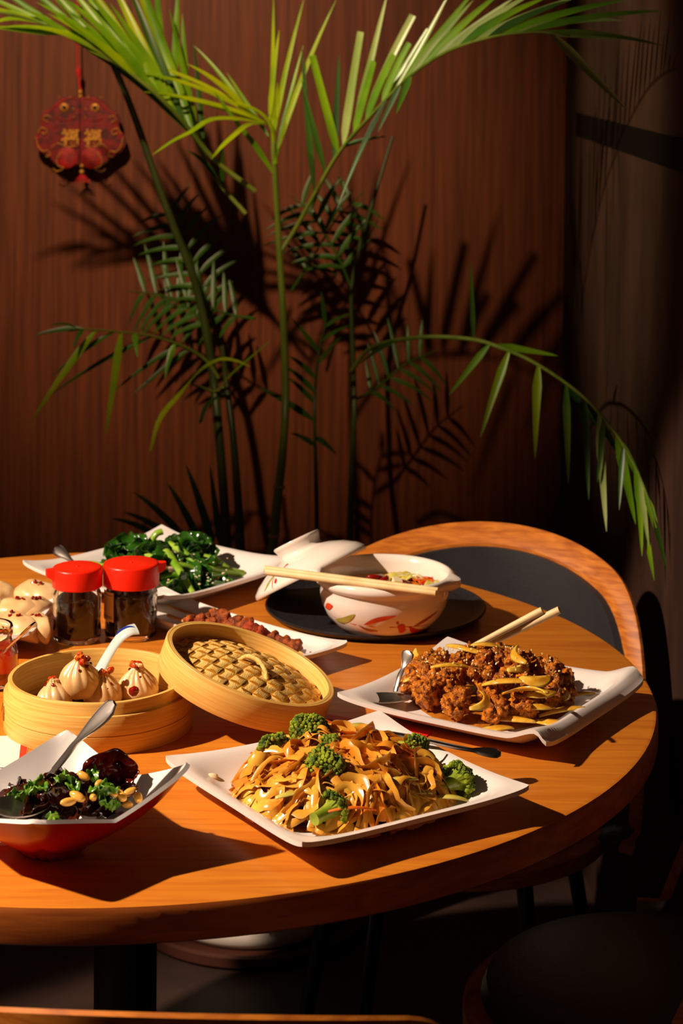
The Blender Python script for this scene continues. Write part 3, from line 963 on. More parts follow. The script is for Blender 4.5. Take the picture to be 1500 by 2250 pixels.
# canes
c1 = path([(590, 1250, 1.02), (600, 1190, 1.02), (609, 1100, 1.02), (620, 1000, 1.02), (627, 880, 1.02), (622, 700, 1.02), (614, 560, 1.02), (607, 440, 1.01), (602, 345, 1.0), (600, 300, 1.0)], 40)
gp = spline([P0 + V((.02, 0, .3)), c1[0].lerp(P0 + V((.02, 0, .3)), .4), c1[0]], 8)
cane = frond_thing('cane', gp[:-1] + c1, [.0085] * 7 + [.0088 - .0046 * i / 39 for i in range(40)])
for k in (5, 10):
    p = c1[k]
    G().tube([W(p) - V((0, 0, .003)), W(p), W(p) + V((0, 0, .003))], [.0092, .0105, .0092], 12).obj('cane_node', 'node', cane)
def cane2(pxs, r0, r1, n=26, x0=0, m='stem'):
    c = path(pxs, n)
    b = P0 + V((x0, 0, .3))
    gp = spline([b, c[0].lerp(b, .4), c[0]], 6)
    return c, frond_thing('cane', gp[:-1] + c, [r0] * 5 + [r0 + (r1 - r0) * i / (n - 1) for i in range(n)], m)
c2_, k2 = cane2([(500, 1250, 1.12), (492, 1100, 1.12), (476, 900, 1.12), (455, 740, 1.12), (425, 610, 1.11), (382, 500, 1.10), (345, 400, 1.09), (306, 285, 1.08), (276, 205, 1.07), (246, 136, 1.06)], .0088, .0055, 30, -.06, 'stemshade')
c3_, k3 = cane2([(530, 1250, 1.06), (524, 1120, 1.06), (512, 960, 1.06), (497, 840, 1.06), (488, 760, 1.06)], .0085, .004, 20, -.04, 'stemshade')
c4_, k4 = cane2([(765, 1250, 1.2), (772, 1050, 1.2), (778, 900, 1.2), (775, 780, 1.2), (772, 640, 1.2), (790, 540, 1.2), (820, 440, 1.2), (862, 300, 1.22)], .006, .003, 26, .06, 'stemshade')  # dark line drawn as a cane, shade put into its colour
c5_, k5 = cane2([(697, 1250, 1.1), (694, 1050, 1.1), (691, 900, 1.1), (698, 790, 1.1), (715, 710, 1.1)], .0042, .002, 20, .04, 'stemshade')

def frond(pxs, n, r0, r1, m='stem'):
    c = path(pxs, n)
    return c, G().tube([W(p) for p in c], [r0 + (r1 - r0) * i / (n - 1) for i in range(n)], 8).obj('frond', m, palm)

def rowleaf(par, c, i, tipx, tipy, dd, wd, m, **kw):
    b = c[i]
    leaflet(par, b, aty(tipx, tipy, b.y + dd), wd, m, **kw)

# frond 1: large one arching to the upper left
f1c, f1 = frond([(560, 420, 1.02), (470, 350, 1.0), (400, 265, .97), (330, 195, .94), (245, 132, .92), (150, 78, .90), (40, 35, .88), (-60, 22, .86)], 40, .0048, .0018)
for (i, tx, ty, dd, wd, m_) in (
    (34, -120, 40, -.02, .006, 'leafy'), (31, -40, 62, -.03, .007, 'leafy'), (30, -60, -20, .03, .006, 'leaf'), (28, -30, 58, -.05, .007, 'leaf'), (28, -20, -40, .04, .007, 'leaf'),
    (26, 0, 18, -.02, .008, 'leafy'), (25, 10, -60, .05, .007, 'leaf'), (24, 0, 60, -.06, .008, 'leafy'), (23, 60, -70, .05, .008, 'leaf'), (22, 60, 20, -.05, .009, 'leaf'),
    (21, 90, -40, .03, .009, 'leafy'), (20, 80, 5, -.05, .009, 'leaf'), (19, 130, -50, .05, .009, 'leaf'), (18, 105, 30, -.06, .009, 'leafy'), (17, 170, -40, .03, .010, 'leaf'),
    (16, 140, -5, -.05, .010, 'leaf'), (15, 180, -50, .03, .010, 'leafy'), (14, 150, 20, -.06, .009, 'leaf'), (13, 230, -70, .05, .011, 'leafy'), (12, 185, -20, -.05, .010, 'leaf'),
    (11, 270, -60, .04, .010, 'leafshade'), (10, 240, 5, -.06, .009, 'leaf'), (9, 290, -90, .04, .010, 'leaf'), (8, 190, 110, -.05, .008, 'leafshade')):
    rowleaf(f1, f1c, i, tx, ty, dd, wd, m_, sag=rnd(.0, .012), twist=rnd(-.5, .5))
# frond 1b: upright one behind it
f1bc, f1b = frond([(540, 470, 1.06), (480, 400, 1.06), (430, 310, 1.05), (395, 220, 1.05), (360, 120, 1.04), (330, 20, 1.03), (318, -40, 1.03)], 30, .004, .0016)
for (i, tx, ty, dd, wd, m_) in ((22, 290, -60, 0, .007, 'leafy'), (20, 340, -70, .0, .007, 'leaf'), (17, 300, -20, -.03, .0085, 'leafy'), (16, 392, -40, .02, .008, 'leaf'), (13, 322, 60, -.04, .0085, 'leafy'),
    (12, 400, 30, .02, .008, 'leaf'), (9, 372, 20, -.03, .008, 'leaf'), (8, 425, 90, .02, .007, 'leafshade'), (5, 410, 330, -.05, .007, 'leafshade'), (4, 490, 320, -.05, .006, 'leafshade')):
    rowleaf(f1b, f1bc, i, tx, ty, dd, wd, m_, sag=.006, twist=rnd(-.3, .3))
# frond 2: young bright crown on the main cane
f2c, f2 = frond([(605, 360, 1.0), (602, 320, 1.0), (598, 285, .995), (585, 260, .99), (560, 240, .985), (520, 225, .98)], 20, .0045, .002, 'leafy')
for (bx, by, tx, ty, dd, wd, m_, sg, tw) in (
    (598, 300, 601, -6, .0, .0052, 'leafy', .0, .0), (592, 268, 613, 66, .0, .0055, 'leafy', .0, .2), (600, 300, 668, -4, .01, .0055, 'leafy', .0, .3), (610, 330, 738, 0, .02, .0058, 'leafy', .004, .3),
    (604, 290, 610, 180, .0, .006, 'leafy', 0, .0), (606, 350, 666, 100, .03, .0055, 'leaf', 0, .2),
    (580, 268, 258, 155, -.06, .0058, 'leafy', .016, .2), (575, 272, 320, 200, -.05, .0055, 'leafy', .012, -.3), (540, 240, 284, 130, -.02, .0045, 'leafy', .01, .1), (548, 248, 410, 140, -.02, .0065, 'leafy', .008, .2),
    (540, 240, 425, 100, .02, .0045, 'leaf', .006, .1), (588, 272, 316, 202, -.06, .005, 'leafy', .01, .0), (590, 300, 498, 160, .05, .0045, 'leaf', .0, .0)):
    b = pat(bx, by, 1.0)
    leaflet(f2, b, pat(tx, ty, 1.0 + dd), wd, m_, sag=sg, twist=tw)
# drooping leaflets of the crown, bent in the middle
def bent(par, pxs, wd, m, n=14):
    c = path(pxs, n)
    vs = []; fs = []
    for i, p in enumerate(c):
        u = i / (n - 1)
        t = (c[min(i + 1, n - 1)] - c[max(0, i - 1)]).normalized()
        f = (CAM - p).normalized() * .7 + V((-.3, 0, .7))
        s_ = f.cross(t).normalized(); nn = t.cross(s_)
        ww = wd * (1 - u) ** .55 * ss(-.15, .3, u) + .0003
        vs += [p - s_ * ww + nn * ww * .25, p, p + s_ * ww + nn * ww * .25]
    for i in range(n - 1):
        for k in (0, 1):
            a = i * 3 + k
            fs.append((a, a + 1, a + 4, a + 3))
    return G().add([W(q) for q in vs], fs).obj('leaflet', m, par, sharp=None)
bent(f2, [(585, 272, 1.0), (520, 262, .97), (462, 264, .94), (420, 290, .92), (380, 310, .9), (334, 341, .88)], .0075, 'leafy')
bent(f2, [(585, 274, 1.0), (545, 275, .97), (510, 302, .94), (485, 325, .93), (464, 350, .92)], .0075, 'leafy')
bent(f2, [(600, 380, 1.0), (560, 320, .99), (520, 270, .98), (470, 200, .97)], .006, 'leaf')
# frond 3: big one arching to the upper right
f3c, f3 = frond([(612, 560, 1.02), (650, 500, 1.02), (692, 425, 1.0), (750, 328, .94), (830, 238, .86), (900, 168, .76), (985, 112, .66), (1085, 80, .56), (1180, 70, .46), (1250, 78, .40)], 60, .0042, .0014)
for (bx, by, tx, ty, wd, m_, cut) in (
    (752, 328, 793, 70, .0085, 'leafsheen', 1), (733, 352, 745, 118, .0075, 'leafshade', 0), (776, 296, 822, 135, .008, 'leaf', 1), (780, 292, 852, -20, .0085, 'leafsheen', 0), (800, 270, 866, 120, .008, 'leaf', 1),
    (806, 262, 908, 34, .0085, 'leafsheen', 1), (836, 232, 900, 95, .008, 'leaf', 1), (838, 232, 942, 66, .0085, 'leafsheen', 1), (868, 198, 990, -20, .008, 'leafsheen', 0), (880, 190, 1050, -30, .009, 'leaf', 0),
    (905, 165, 1040, 0, .008, 'leafsheen', 0), (925, 150, 1110, -25, .009, 'leaf', 0), (950, 135, 1130, -5, .0085, 'leafsheen', 0), (975, 118, 1180, -20, .0085, 'leafsheen', 0), (1010, 103, 1200, -5, .0085, 'leaf', 0),
    (1040, 95, 1270, -8, .008, 'leafsheen', 0), (1075, 83, 1250, 0, .008, 'leafshade', 0), (1100, 79, 1376, 0, .0075, 'leaf', 0), (1130, 75, 1372, 45, .0065, 'leafsheen', 0), (1140, 74, 1455, 24, .0065, 'leaf', 0), (1170, 70, 1384, 86, .0065, 'leafsheen', 0),
    (1206, 88, 1378, 242, .0075, 'leafsheen', 0), (1200, 74, 1455, 100, .005, 'leaf', 0),
    (690, 425, 663, 105, .0065, 'leafshade', 0), (738, 345, 686, 122, .0075, 'leaf', 1), (712, 390, 662, 175, .006, 'leafshade', 0), (850, 225, 740, 460, .006, 'leafshade', 0), (880, 190, 830, 290, .006, 'leafshade', 0), (900, 170, 870, 250, .0065, 'leaf', 0), (760, 330, 850, 300, .006, 'leafshade', 0)):
    bb = min(f3c, key=lambda q: (q - aty(bx, by, q.y)).length)
    leaflet(f3, bb, aty(tx, ty, bb.y + rnd(-.05, -.0)), wd, m_, sag=rnd(0, .006), cut=bool(cut), twist=rnd(-.25, .25))
# frond 4: drooping to the lower right
f4c, f4 = frond([(772, 815, 1.06), (805, 772, 1.04), (850, 752, 1.0), (940, 740, .93), (1040, 746, .85), (1105, 766, .78), (1165, 792, .72), (1235, 836, .64), (1295, 885, .57), (1352, 952, .50), (1392, 1020, .46), (1422, 1090, .43), (1442, 1160, .41)], 70, .0042, .0012)
for (bx, by, tx, ty, wd, m_) in (
    (1080, 758, 986, 868, .0072, 'leaf'), (1122, 775, 1055, 962, .0085, 'leafy'), (1176, 800, 1175, 1008, .0085, 'leafy'), (1242, 845, 1248, 1064, .0068, 'leaf'), (1278, 875, 1293, 1098, .0058, 'leafshade'),
    (1318, 912, 1332, 1168, .0075, 'leafsheen'), (1330, 925, 1312, 1060, .005, 'leafshade'), (1352, 955, 1396, 1152, .008, 'leaf'), (1366, 975, 1360, 1120, .005, 'leafshade'), (1392, 1022, 1437, 1276, .0072, 'leaf'), (1398, 1035, 1410, 1222, .0055, 'leaf'), (1405, 1050, 1425, 1200, .005, 'leafsheen'),
    (1415, 1075, 1455, 1210, .0055, 'leaf'), (1436, 1140, 1464, 1250, .004, 'leafshade'), (1085, 762, 1225, 782, .0075, 'leaf'), (1035, 746, 1033, 575, .005, 'leafshade'), (1236, 836, 1330, 960, .006, 'leafshade'), (1290, 880, 1385, 1040, .006, 'leafshade'), (1350, 950, 1430, 1100, .0055, 'leaf'), (870, 748, 790, 800, .006, 'leafshade')):
    bb = min(f4c, key=lambda q: (q - aty(bx, by, q.y)).length)
    leaflet(f4, bb, aty(tx, ty, bb.y + rnd(-.04, .0)), wd, m_, sag=rnd(0, .004), twist=rnd(-.2, .2))
# frond 5: low one on the left
f5c, f5 = frond([(480, 830, 1.06), (450, 790, 1.05), (400, 760, 1.03), (330, 738, 1.0), (250, 728, .97), (170, 722, .94)], 30, .0034, .0012)
for (bx, by, tx, ty, wd, m_) in (
    (205, 725, 68, 928, .0085, 'leafy'), (262, 730, 232, 958, .0085, 'leafy'), (190, 722, 74, 738, .0065, 'leafshade'), (380, 755, 362, 832, .007, 'leaf'), (300, 733, 302, 785, .006, 'leaf'), (330, 740, 105, 872, .0065, 'leafshade'), (250, 728, 110, 830, .006, 'leafshade'),
    (400, 760, 250, 860, .006, 'leafshade'), (180, 722, 160, 765, .005, 'leafshade'), (420, 770, 290, 870, .006, 'leafshade'), (150, 722, 110, 715, .005, 'leafshade')):
    bb = min(f5c, key=lambda q: (q - aty(bx, by, q.y)).length)
    leaflet(f5, bb, aty(tx, ty, bb.y + rnd(-.05, .0)), wd, m_, sag=.004, twist=rnd(-.2, .2))
# frond 6: short arching one in the middle
f6c, f6 = frond([(492, 850, 1.06), (470, 860, 1.05), (440, 850, 1.04), (420, 845, 1.03)], 10, .003, .0015)
bent(f6, [(330, 992, 1.06), (352, 920, 1.05), (400, 862, 1.04), (440, 815, 1.0), (480, 791, .98), (515, 792, .97), (551, 806, .96)], .0065, 'leafy', 22)
bent(f6, [(482, 850, 1.05), (520, 812, 1.02), (560, 778, 1.0), (597, 746, .98)], .0042, 'leaf')
bent(f6, [(500, 860, 1.06), (455, 890, 1.03), (440, 930, 1.02), (446, 905, 1.01)], .005, 'leafshade')
# frond 7: little fan low on the thin cane, shade put into its leaf colour
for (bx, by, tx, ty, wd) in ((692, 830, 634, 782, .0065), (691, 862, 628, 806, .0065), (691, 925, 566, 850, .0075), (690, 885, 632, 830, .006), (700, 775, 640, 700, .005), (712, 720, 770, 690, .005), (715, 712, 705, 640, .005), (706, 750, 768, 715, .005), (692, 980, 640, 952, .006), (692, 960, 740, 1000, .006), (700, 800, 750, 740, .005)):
    leaflet(k5, pat(bx, by, 1.1), pat(tx, ty, 1.08), wd, 'leafshade', sag=.003)
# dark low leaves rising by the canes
f8c, f8 = frond([(500, 1215, 1.16), (450, 1195, 1.16), (390, 1185, 1.16), (320, 1180, 1.16)], 14, .003, .0015, 'leafshade')
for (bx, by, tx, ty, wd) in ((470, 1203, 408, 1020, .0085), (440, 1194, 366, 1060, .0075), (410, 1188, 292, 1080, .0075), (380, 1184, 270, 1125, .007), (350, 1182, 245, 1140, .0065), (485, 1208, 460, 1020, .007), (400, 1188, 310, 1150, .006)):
    leaflet(f8, aty(bx, by, 1.16), aty(tx, ty, 1.2), wd, 'leafshade', sag=.006)
# fronds added near the wall as dark silhouettes, shade in their leaf colour
def shade_frond(pxs, side_len, nl, m='leafshade', wd=.0065, lean=.5):
    c, f = frond(pxs, 2 * nl + 6, .003, .001, 'leafshade')
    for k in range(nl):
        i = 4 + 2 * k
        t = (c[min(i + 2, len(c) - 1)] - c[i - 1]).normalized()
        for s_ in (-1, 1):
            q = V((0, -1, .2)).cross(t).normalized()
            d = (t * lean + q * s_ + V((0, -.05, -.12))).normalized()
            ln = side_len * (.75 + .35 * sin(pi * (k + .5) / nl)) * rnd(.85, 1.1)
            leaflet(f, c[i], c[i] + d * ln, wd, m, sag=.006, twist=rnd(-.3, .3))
shade_frond([(775, 640, 1.2), (740, 560, 1.2), (690, 480, 1.21), (640, 430, 1.22)], .10, 7)
shade_frond([(778, 880, 1.2), (830, 850, 1.22), (890, 800, 1.24), (960, 770, 1.26)], .085, 6, wd=.005)

shade_frond([(470, 720, 1.22), (440, 620, 1.26), (400, 520, 1.30), (350, 440, 1.33)], .09, 8)
shade_frond([(560, 700, 1.2), (500, 690, 1.22), (420, 660, 1.25), (330, 650, 1.28)], .085, 6)
shade_frond([(640, 640, 1.2), (690, 560, 1.24), (740, 480, 1.28), (800, 420, 1.32)], .085, 7)
shade_frond([(480, 760, 1.2), (430, 690, 1.24), (360, 650, 1.27), (280, 640, 1.3)], .10, 7)

# ------------------------------------------------------------------ hanging red ornament
OC = aty(176, 297, 1.705)
orn = thing('hanging_ornament', 'red embroidered double fish charm hanging by the wall', 'ornament', OC)
OW = (aty(278, 297, 1.705).x - aty(76, 297, 1.705).x) / 2
lob = [(0, .90), (12, .97), (22, .985), (35, .93), (44, .90), (54, .95), (63, .93), (73, .86), (80, .84), (90, .93), (101, .985), (112, .96), (122, .88), (130, .84), (140, .86), (150, .86), (160, .80), (170, .74), (180, .70)]
def outr(deg):
    d = abs((deg + 180) % 360 - 180)
    for (a0, r0), (a1, r1) in zip(lob, lob[1:]):
        if a0 <= d <= a1:
            u = ss(a0, a1, d); return r0 + (r1 - r0) * u
    return .8
# the outline is measured from below the middle, 0 deg = up
def half(s_, scale, y0, y1, name, m):
    g = G(); vs = []; n = 60
    ring = []
    for i in range(n + 1):
        d = 180 * i / n
        r = outr(d) * OW * scale
        kx = 1.02
        ring.append((s_ * r * sin(radians(d)) * kx + s_ * .0008, r * cos(radians(d)) * .90))
    k = len(ring)
    vs = [(x, y0 - .003 * 1, z) for x, z in ring] + [(x, y1, z) for x, z in ring] + [(x * .5 + s_ * .01, y0 - .007, z * .5) for x, z in ring]
    fs = [(i, i + 1, k + i + 1, k + i) for i in range(k - 1)] + [(0, k, 2 * k - 1, k - 1)]
    fs += [(i, i + 1, 2 * k + i + 1, 2 * k + i) for i in range(k - 1)] + [tuple(range(2 * k, 3 * k)), tuple(range(k, 2 * k))]
    fs += [(0, 2 * k, 3 * k - 1, k - 1)]
    return g.add(vs, fs).obj(name, m, orn, sharp=60)
for s_ in (-1, 1):
    h_ = half(s_, 1.0, -.002, .006, 'fish_half', 'felt')
    q = G(); n = 50; pts = []
    for i in range(n + 1):
        d = 4 + 172 * i / n
        r = outr(d) * OW * .94
        pts.append((s_ * r * sin(radians(d)) * 1.02, -.0055, r * cos(radians(d)) * .90))
    q.tube(pts, .0016, 6).obj('corded_border', 'felt2', h_)
u = OW / 102                                   # metres per photograph pixel at the ornament
def curl(pts, r, m='gold', par=None, nm='gold_embroidery'):
    G().tube(spline([(x * u, -.0105, z * u) for x, z in pts], 4 * len(pts)), r, 6).obj(nm, m, par or orn)
for s_ in (-1, 1):
    G().ico((s_ * 34 * u, -.009, 62 * u), 1, 2, None, (10 * u, .003, 10 * u)).obj('fish_eye', 'gold', orn)
    G().ico((s_ * 34 * u, -.0115, 62 * u), 1, 2, None, (5 * u, .002, 5 * u)).obj('fish_pupil', 'ink', orn)
    G().ico((s_ * 27 * u, -.0075, -48 * u), 1, 2, None, (24 * u, .004, 26 * u)).obj('tail_fan', 'felt2', orn)
    curl([(s_ * 12, -24), (s_ * 26, -26), (s_ * 48, -18), (s_ * 62, -28)], .0009)
    curl([(s_ * 92, 4), (s_ * 84, 16), (s_ * 72, 10), (s_ * 76, 2), (s_ * 84, 6)], .0011)
    curl([(s_ * 96, -4), (s_ * 92, -24), (s_ * 80, -36), (s_ * 70, -34), (s_ * 64, -44), (s_ * 74, -48)], .0011)
    curl([(s_ * 38, -36), (s_ * 50, -52), (s_ * 46, -68), (s_ * 34, -72), (s_ * 48, -80), (s_ * 58, -74)], .0010)
    curl([(s_ * 64, 40), (s_ * 74, 44), (s_ * 80, 36), (s_ * 70, 28)], .0009)
    curl([(s_ * 10, 42), (s_ * 20, 34), (s_ * 40, 34), (s_ * 52, 40)], .0007, 'felt2')
    for x, z in ((14, 58), (20, 84), (46, 84), (12, 40)):
        G().ico((s_ * x * u, -.0095, z * u), .0022, 1).obj('gold_bead', 'gold', orn)
for x0 in (-40, 10):
    cu = bpy.data.curves.new('fortune_character', 'FONT')
    cu.body = '\u798f'; cu.size = 40 * u; cu.extrude = .0008; cu.offset = .0009
    tmp = bpy.data.objects.new('tmp', cu); COL.objects.link(tmp)
    bpy.context.view_layer.update()
    me = bpy.data.meshes.new_from_object(tmp.evaluated_get(bpy.context.evaluated_depsgraph_get()))
    bpy.data.objects.remove(tmp)
    me.materials.clear(); me.materials.append(MT['gold'])
    me.name = 'fortune_character'
    link('fortune_character', me, orn, (x0 * u, -.0115, -20 * u), (pi / 2, 0, 0))
top = V((0, 0, OW * .80))
for z_, r_ in ((.004, .0042), (.013, .005)):
    G().ico(top + V((0, -.002, z_)), r_, 2).obj('brass_bead', 'gold', orn)
cz = aty(168, -60, 1.705) - OC
G().tube(spline([top + V((0, -.002, .016)), V((-.004, 0, top.z + .05)), V((-.006, 0, top.z + .09)), V((-.007, 0, cz.z))], 20), [.0022] * 4 + [.0022, .003, .0046, .0052, .0046, .003, .002] + [.0018] * 9, 8).obj('hanging_cord', 'cord', orn)
bot = V((.002, -.001, -OW * .62))
for z_, r_ in ((-.004, .0044), (-.016, .005)):
    G().ico(bot + V((.002, -.002, z_)), r_, 2).obj('brass_bead', 'gold', orn)
for k in range(9):
    a = (k - 4) * .2
    G().tube([bot + V((.003, -.002, -.02)), bot + V((.003 + .011 * a, -.002, -.028)), bot + V((.003 + .02 * a, -.002, -.038))], .0009, 5).obj('tassel_thread', 'cord', orn)

# ------------------------------------------------------------------ fried chicken heap
def inherit(o, label, cat, group): return tag(o, label, cat, group)
CRM = [chunk_mesh('chicken_piece', 'fried', s + 60, .55, 1.6, 4, (1, .85, .75)) for s in range(7)]
def pool(name, label, P, A, ru, rv, m, z, seed):
    g = G(); n = 48
    vs = [(0, 0, .0012)]
    for k, f in ((0, .8), (1, 1.0)):
        for i in range(n):
            a = 2 * pi * i / n
            r = (1 + .16 * noise.noise(V((cos(a) * 1.8 + seed, sin(a) * 1.8, seed)))) * f
            vs.append((ru * r * cos(a), rv * r * sin(a), .001 if k == 0 else 0))
    fs = [(0, 1 + i, 1 + (i + 1) % n) for i in range(n)] + [(1 + i, 1 + n + i, 1 + n + (i + 1) % n, 1 + (i + 1) % n) for i in range(n)]
    o = g.add(vs, fs).obj(name, m, None, loc=P + V((0, 0, z)), rot=(0, 0, A))
    return tag(o, label, 'sauce', None, 'stuff')
pool('sauce', 'thin orange sauce under the fried chicken', CP, CA, .088, .082, 'sauce', .0094, 3.3)
random.seed(31)
def mound(x, y, ru, rv, h):
    q = (x / ru) ** 2 + (y / rv) ** 2
    return h * max(0, 1 - q) ** .6
CLAB = 'crisp brown fried chicken piece in the heap on the right plate'
pl0 = []
for (r_, n_) in ((.0, 1), (.3, 6), (.58, 11), (.82, 17)):
    for i in range(n_):
        a = 2 * pi * i / max(1, n_) + rnd(-.25, .25) + r_ * 3
        rr = r_ + rnd(-.06, .06)
        x, y = -.010 + .102 * rr * cos(a), -.002 + .084 * rr * sin(a)
        pl0.append((x, y, .009 + mound(x, y, .115, .095, .036) * .9))
for i in range(26):
    a = rnd(0, 6.28); rr = sqrt(rnd(.0, .9))
    x, y = -.008 + .1 * rr * cos(a), .08 * rr * sin(a)
    pl0.append((x, y, .014 + mound(x, y, .115, .095, .044)))
for i, (x, y, z) in enumerate(pl0):
    s_ = rnd(.0125, .0180) if i < 35 else rnd(.0075, .0115)
    o = link('chicken_piece', CRM[i % 7], None, CW(x, y, max(z, .008 + s_ * .62)), (rnd(0, 6), rnd(0, 6), rnd(0, 6)))
    o.scale = (s_, s_, s_)
    tag(o, CLAB, 'chicken', 'fried chicken pieces on the right plate')

def curved_strip(L_, W_, th, curv, cup, m, name='strip', n=16, taper=.5):
    g = G(); vs = []; fs = []
    for i in range(n):
        u = i / (n - 1) - .5
        a = u * curv
        r = L_ / max(.001, abs(curv)) if abs(curv) > .01 else 1e9
        x = r * sin(a) if abs(curv) > .01 else u * L_
        y = r * (1 - cos(a)) if abs(curv) > .01 else 0
        tx, ty = cos(a), sin(a)
        w_ = W_ * (1 - taper * (2 * abs(u)) ** 2.5)
        for s_, zz in ((-1, 0), (-.5, th * .7), (0, th), (.5, th * .7), (1, 0), (.5, -th * .5), (0, -th * .6), (-.5, -th * .5)):
            vs.append((x - ty * w_ * s_, y + tx * w_ * s_, zz + cup * (s_ * s_) * w_ - 2.2 * u * u * L_ * .25))
    for i in range(n - 1):
        for q in range(8):
            q2 = (q + 1) % 8
            fs.append((i * 8 + q, (i + 1) * 8 + q, (i + 1) * 8 + q2, i * 8 + q2))
    fs.append(tuple(range(8))); fs.append(tuple((n - 1) * 8 + q for q in range(8))[::-1])
    return g.add(vs, fs).mesh(name, m, True)
ONM = [curved_strip(.052, .0058, .0016, 1.9, .25, 'onion', 'onion_strip'), curved_strip(.042, .0048, .0015, 1.2, .3, 'onion', 'onion_strip'), curved_strip(.05, .0038, .0016, .6, .2, 'onion', 'onion_strip'), curved_strip(.034, .006, .0016, 2.3, .3, 'onion', 'onion_strip')]
ons = [(1066, 1545, .034, 0, 70, .5), (1110, 1497, .048, 2, -15, .2), (1000, 1462, .05, 2, 20, .1), (1075, 1418, .062, 1, 12, .0), (940, 1480, .035, 2, 20, .1), (1180, 1500, .048, 3, 10, .5), (1200, 1525, .038, 1, 28, .5),
       (1150, 1470, .05, 1, 60, .6), (1245, 1525, .026, 1, 80, .6), (1235, 1560, .02, 2, 0, .2), (1130, 1440, .06, 1, -80, .6), (1120, 1580, .016, 2, -35, .4), (1185, 1555, .026, 1, 10, .3), (920, 1450, .034, 1, -60, .8), (1005, 1562, .012, 3, 40, .2), (1085, 1602, .012, 1, -5, .1), (1275, 1525, .014, 2, 20, .1), (1020, 1425, .05, 2, -30, .3), (1165, 1515, .045, 0, 150, .3), (1215, 1590, .012, 1, -20, .2)]
for i, (px, py, z, k, rz, rx) in enumerate(ons):
    o = link('onion_strip', ONM[k], None, at(px, py, T + z + .007), (rx + .25, rnd(-.2, .2), radians(rz)))
    s_ = rnd(.85, 1.15); o.scale = (s_, s_, s_)
    tag(o, 'soft yellow onion strip among the fried chicken on the right plate', 'onion', 'onion strips in the fried chicken')
g = G()
for i in range(170):
    a = rnd(0, 6.28); rr = sqrt(rnd(0, .9))
    x, y = -.008 + .09 * rr * cos(a), .07 * rr * sin(a)
    g.ico(CW(x, y, .019 + mound(x, y, .115, .095, .046) + rnd(0, .004)) - CP, .0011, 1, None, (1.5, .9, .6), R3(rnd(0, 3), rnd(0, 3), rnd(0, 3)))
tag(g.obj('sesame_seeds', 'sesame', None, loc=CP), 'pale sesame seeds sprinkled over the fried chicken', 'sesame seeds', None, 'stuff')

# ------------------------------------------------------------------ noodle heap
pool('sauce', 'thin brown sauce under the fried noodles', NP, NA, .096, .09, 'sauce', .0094, 8.1)
random.seed(12)
NR, NH = (.106, .100), .036
def nz_(x, y):
    return .012 + mound(x, y, NR[0], NR[1], NH) + .006 * noise.noise(V((x * 40, y * 40, 2)))
g = G()
def ribbon(g, pts, w_, th, ups):
    vs = []; fs = []
    n = len(pts)
    for i, p in enumerate(pts):
        t = (pts[min(i + 1, n - 1)] - pts[max(0, i - 1)]).normalized()
        s_ = ups[i].cross(t)
        if s_.length < 1e-4: s_ = V((1, 0, 0))
        s_.normalize(); nn = t.cross(s_)
        wv = w_ * (1 + .15 * sin(i * .9))
        vs += [p - s_ * wv, p - s_ * wv * .4 + nn * (th + wv * .10), p + s_ * wv * .4 + nn * (th + wv * .10), p + s_ * wv, p + s_ * wv * .4 - nn * th * .2, p - s_ * wv * .4 - nn * th * .2]
    for i in range(n - 1):
        for q in range(6):
            q2 = (q + 1) % 6
            fs.append((i * 6 + q, i * 6 + q2, (i + 1) * 6 + q2, (i + 1) * 6 + q))
    fs.append(tuple(range(6))[::-1]); fs.append(tuple((n - 1) * 6 + q for q in range(6)))
    g.add(vs, fs)
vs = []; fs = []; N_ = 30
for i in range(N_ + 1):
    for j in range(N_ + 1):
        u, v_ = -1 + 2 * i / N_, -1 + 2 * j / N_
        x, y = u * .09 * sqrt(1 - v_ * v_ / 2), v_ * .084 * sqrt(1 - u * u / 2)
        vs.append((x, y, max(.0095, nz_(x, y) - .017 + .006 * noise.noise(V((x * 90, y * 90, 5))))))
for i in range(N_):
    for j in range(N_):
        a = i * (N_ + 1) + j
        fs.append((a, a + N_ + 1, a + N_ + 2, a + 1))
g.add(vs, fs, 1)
for k in range(520):
    a = rnd(0, 6.28); rr = sqrt(rnd(0, 1)) * .97
    x, y = NR[0] * rr * cos(a) * .95, NR[1] * rr * sin(a) * .95
    th_ = rnd(0, 6.28); cv = rnd(-1, 1) * 95
    n = 24; stp = rnd(.0018, .0034)
    lift = rnd(-.003, .007) * (1 if rr < .8 else .35)
    bow = rnd(.002, .013) if random.random() < .45 else rnd(0, .004)
    pts = []; ups = []
    tw0 = rnd(-1.3, 1.3); tw1 = tw0 + rnd(-1.5, 1.5)
    for i in range(n):
        u = i / (n - 1)
        q = (x / (NR[0] * 1.03)) ** 2 + (y / (NR[1] * 1.03)) ** 2
        if q > 1:
            th_ += .5
            x *= .97; y *= .97
        z = nz_(x, y) + lift + bow * sin(pi * u) * (1 if q < .7 else .4)
        p = V((x, y, max(z, .0118)))
        pts.append(p)
        tw = tw0 + (tw1 - tw0) * u
        hv = V((-sin(th_), cos(th_), 0))
        grad = V((x / NR[0], y / NR[1], 1.0)).normalized()
        ups.append((grad * cos(tw) + hv * sin(tw) * (1 if q < .75 else .35)).normalized())
        th_ += cv * stp + rnd(-.12, .12)
        x += stp * cos(th_); y += stp * sin(th_)
    ribbon(g, pts, rnd(.0024, .0054), .0004, ups)
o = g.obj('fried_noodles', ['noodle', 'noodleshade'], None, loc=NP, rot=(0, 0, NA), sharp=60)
tag(o, 'glossy heap of wide brown fried rice noodles on the front plate', 'noodles', None, 'stuff')

